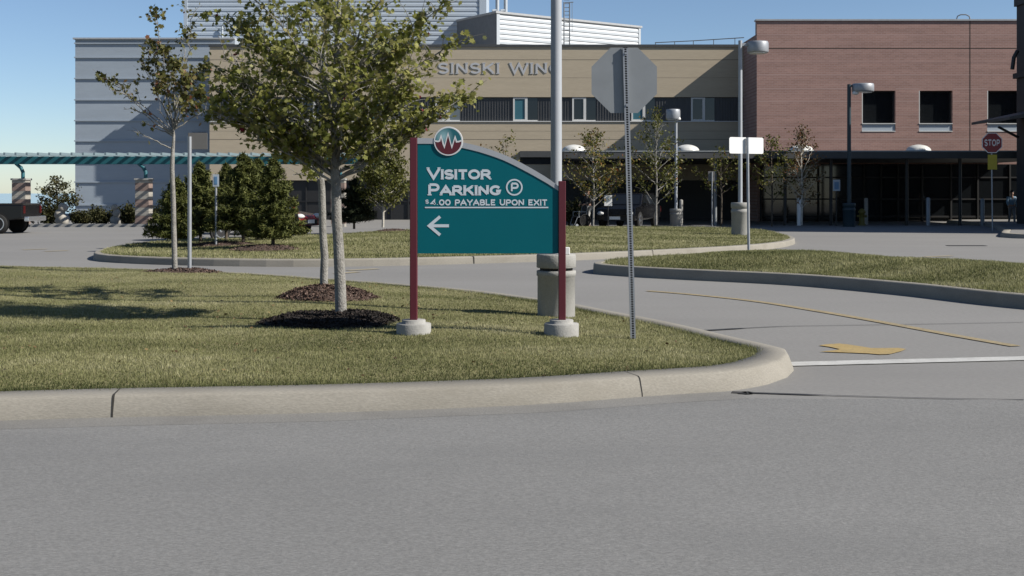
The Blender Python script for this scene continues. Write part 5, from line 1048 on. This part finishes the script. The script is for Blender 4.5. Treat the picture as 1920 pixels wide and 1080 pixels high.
# ------------------------------------------------------------------ people (skin modifier over a posed skeleton)
def skin(name, m, parent, joints, edges, root=0, sub=1):
    """joints: list of (x, y, z, radius or (rx, ry))"""
    me = bpy.data.meshes.new(name); me.from_pydata([j[:3] for j in joints], edges, []); o = bpy.data.objects.new(name, me); C.objects.link(o); o.parent = parent; ORG[o.name] = Vector((0, 0, 0))
    o.modifiers.new('skin', 'SKIN').use_smooth_shade = True
    for i, j in enumerate(joints):
        r_ = j[3]; me.skin_vertices[0].data[i].radius = r_ if hasattr(r_, '__len__') else (r_, r_); me.skin_vertices[0].data[i].use_root = i == root
    s = o.modifiers.new('sub', 'SUBSURF'); s.levels = sub; s.render_levels = sub; me.materials.append(m); return o
def person(label, loc, rz, k, legs, arms, top, bottom, cap_hair=True):
    """facing +x; legs: (knee, ankle) for left, right; arms: (elbow, wrist); y is to the left"""
    t = thing('person', label, 'person', loc, rz); J, E = [], []
    def add(p, r_, par=None):
        J.append((p[0] * k, p[1] * k, p[2] * k, tuple(a * k for a in r_) if hasattr(r_, '__len__') else r_ * k))
        if par is not None: E.append((par, len(J) - 1))
        return len(J) - 1
    pel = add((0, 0, .95), (.13, .10)); ab = add((.01, 0, 1.10), (.13, .095), pel); ch = add((.02, 0, 1.30), (.155, .11), ab); nk = add((.03, 0, 1.47), .055, ch); jw = add((.055, 0, 1.56), .062, nk); hd = add((.05, 0, 1.645), (.078, .09), jw); add((.035, 0, 1.72), .062, hd); add((.155, 0, 1.625), .012, hd)
    for s in (1, -1): add((.04, s * .088, 1.64), .014, hd)
    hip = {}
    for s, (kn, an) in zip((1, -1), legs):
        a = add((0, s * .09, .88), .085, pel); b = add(kn, .058, a); c = add(an, .042, b); add((an[0] + .06, an[1], an[2] - .045), .04, c); add((an[0] + .17, an[1], an[2] - .055), .028, len(J) - 1); hip[s] = (a, b, c)
    for s, (el, wr) in zip((1, -1), arms):
        a = add((.02, s * .18, 1.40), .058, ch); b = add(el, .042, a); c = add(wr, .028, b); d = Vector(wr) - Vector(el); d.normalize(); p = Vector(wr) + d * .06; pm = add(tuple(p), (.034, .02), c)
        sd = d.cross(Vector((0, 1, 0))); sd = sd.normalized() if sd.length > .1 else Vector((1, 0, 0))
        for q, ln_ in zip((-.030, -.010, .010, .030), (.062, .074, .070, .054)):
            f1 = p + d * (.03 + ln_ * .55) + sd * q; f2 = p + d * (.03 + ln_) + sd * q + Vector((0, -s * .018, 0)); i1 = add(tuple(f1), .009, pm); add(tuple(f2), .007, i1)
        th = add(tuple(Vector(wr) + d * .045 + sd * .045), .010, pm); add(tuple(Vector(wr) + d * .085 + sd * .058), .008, th)
    skin('body', M['skin'], t, J, E)
    def sub(name, m, idx, ed, grow):
        mp = {i: n_ for n_, i in enumerate(idx)}; jj = []
        for i in idx:
            r_ = J[i][3]; r_ = tuple(a + grow for a in r_) if hasattr(r_, '__len__') else r_ + grow; jj.append((*J[i][:3], r_))
        skin(name, m, t, jj, [(mp[a], mp[b]) for a, b in ed])
    aj = [i for i, j in enumerate(J) if any((i == b and a == ch) for a, b in E) and i not in (nk,) and j[2] > 1.3 * k and i != ab]; el_ = [b for a, b in E if a in aj]; wr_ = [b for a, b in E if a in el_]
    sub('top', M[top], [pel, ab, ch] + aj + el_ + wr_, [(pel, ab), (ab, ch)] + [(ch, a) for a in aj] + [(a, b) for a, b in E if a in aj] + [(a, b) for a, b in E if a in el_], .017 * k)
    lg = [pel] + [i for s in (1, -1) for i in hip[s]]; sub('trousers', M[bottom], lg, [(a, b) for a, b in E if a in lg and b in lg], .014 * k)
    for s, (kn, an) in zip((1, -1), legs):
        mb = MB(); lump(mb, ((an[0] + .06) * k, an[1] * k, (an[2] - .05) * k), .11 * k, 2, (1.25, .5, .42)); mb.build('shoe', M['shoe'], t)
    mb = MB(); lump(mb, (.025 * k, 0, 1.69 * k), .108 * k, 5, (1.0, .88, .92)); mb.build('hair', M['hair'], t)
    return t
person('person in a dark jacket and pale trousers, seen between the sign and the orange tree', (PX(1104, 54.5), 54.5, PZ(426, 54.5)), R(-150), 1.0, (((.10, .10, .50), (.02, .10, .09)), ((.02, -.10, .50), (-.16, -.10, .10))), (((.10, .24, 1.14), (.32, .20, 1.06)), ((.08, -.24, 1.14), (.30, -.20, 1.05))), 'jacket', 'trousers')
person('person in a light blue shirt walking in the shade by the dark building', (PX(1897, 62), 62, PZ(421, 62)), R(-100), 1.0, (((.16, .09, .50), (.22, .09, .10)), ((.03, -.09, .49), (-.24, -.09, .13))), (((-.08, .25, 1.14), (-.02, .27, .90)), ((.10, -.25, 1.15), (.28, -.22, .98))), 'shirt', 'trousers_grey')
# the wheeled chair in front of the first person
wc = thing('wheelchair', 'dark wheelchair beside the person in pale trousers', 'wheelchair', (PX(1087, 54.2), 54.2, PZ(426, 54.2)), R(-150))
mb = MB(); mb.box((-.2, -.23, .46), (.24, .23, .51)); mb.build('seat', M['tyre'], wc, .01)
mb = MB(); mb.add([(-.2, -.23, .5), (-.2, .23, .5), (-.28, .23, .95), (-.28, -.23, .95), (-.23, -.23, .5), (-.23, .23, .5), (-.31, .23, .95), (-.31, -.23, .95)], [(0, 1, 2, 3), (7, 6, 5, 4), (0, 4, 5, 1), (1, 5, 6, 2), (2, 6, 7, 3), (3, 7, 4, 0)]); mb.build('backrest', M['tyre'], wc)
for s in (-1, 1):
    mb = MB(); mb.lathe([(.27, s * .27 - .015), (.30, s * .27 - .015), (.30, s * .27 + .015), (.27, s * .27 + .015), (.27, s * .27 - .015)], (-.12, 0, .30), 24, axis='y')
    for k in range(6): a = math.pi * k / 3; mb.tube([(-.12, s * .27, .30), (-.12 + .28 * math.cos(a), s * .27, .30 + .28 * math.sin(a))], .006, 4)
    mb.build('wheel', M['tyre'], wc)
    mb = MB(); mb.tube([(-.36, s * .22, .97), (-.27, s * .22, .93), (-.2, s * .22, .48), (.26, s * .22, .46), (.40, s * .18, .12)], .014, 8); mb.tube([(-.22, s * .24, .70), (.2, s * .24, .70), (.2, s * .24, .48)], .016, 8); mb.lathe([(.08, s * .2 - .015), (.08, s * .2 + .015)], (.28, 0, .08), 12, axis='y'); mb.build('side_frame', M['galv_dull'], wc)
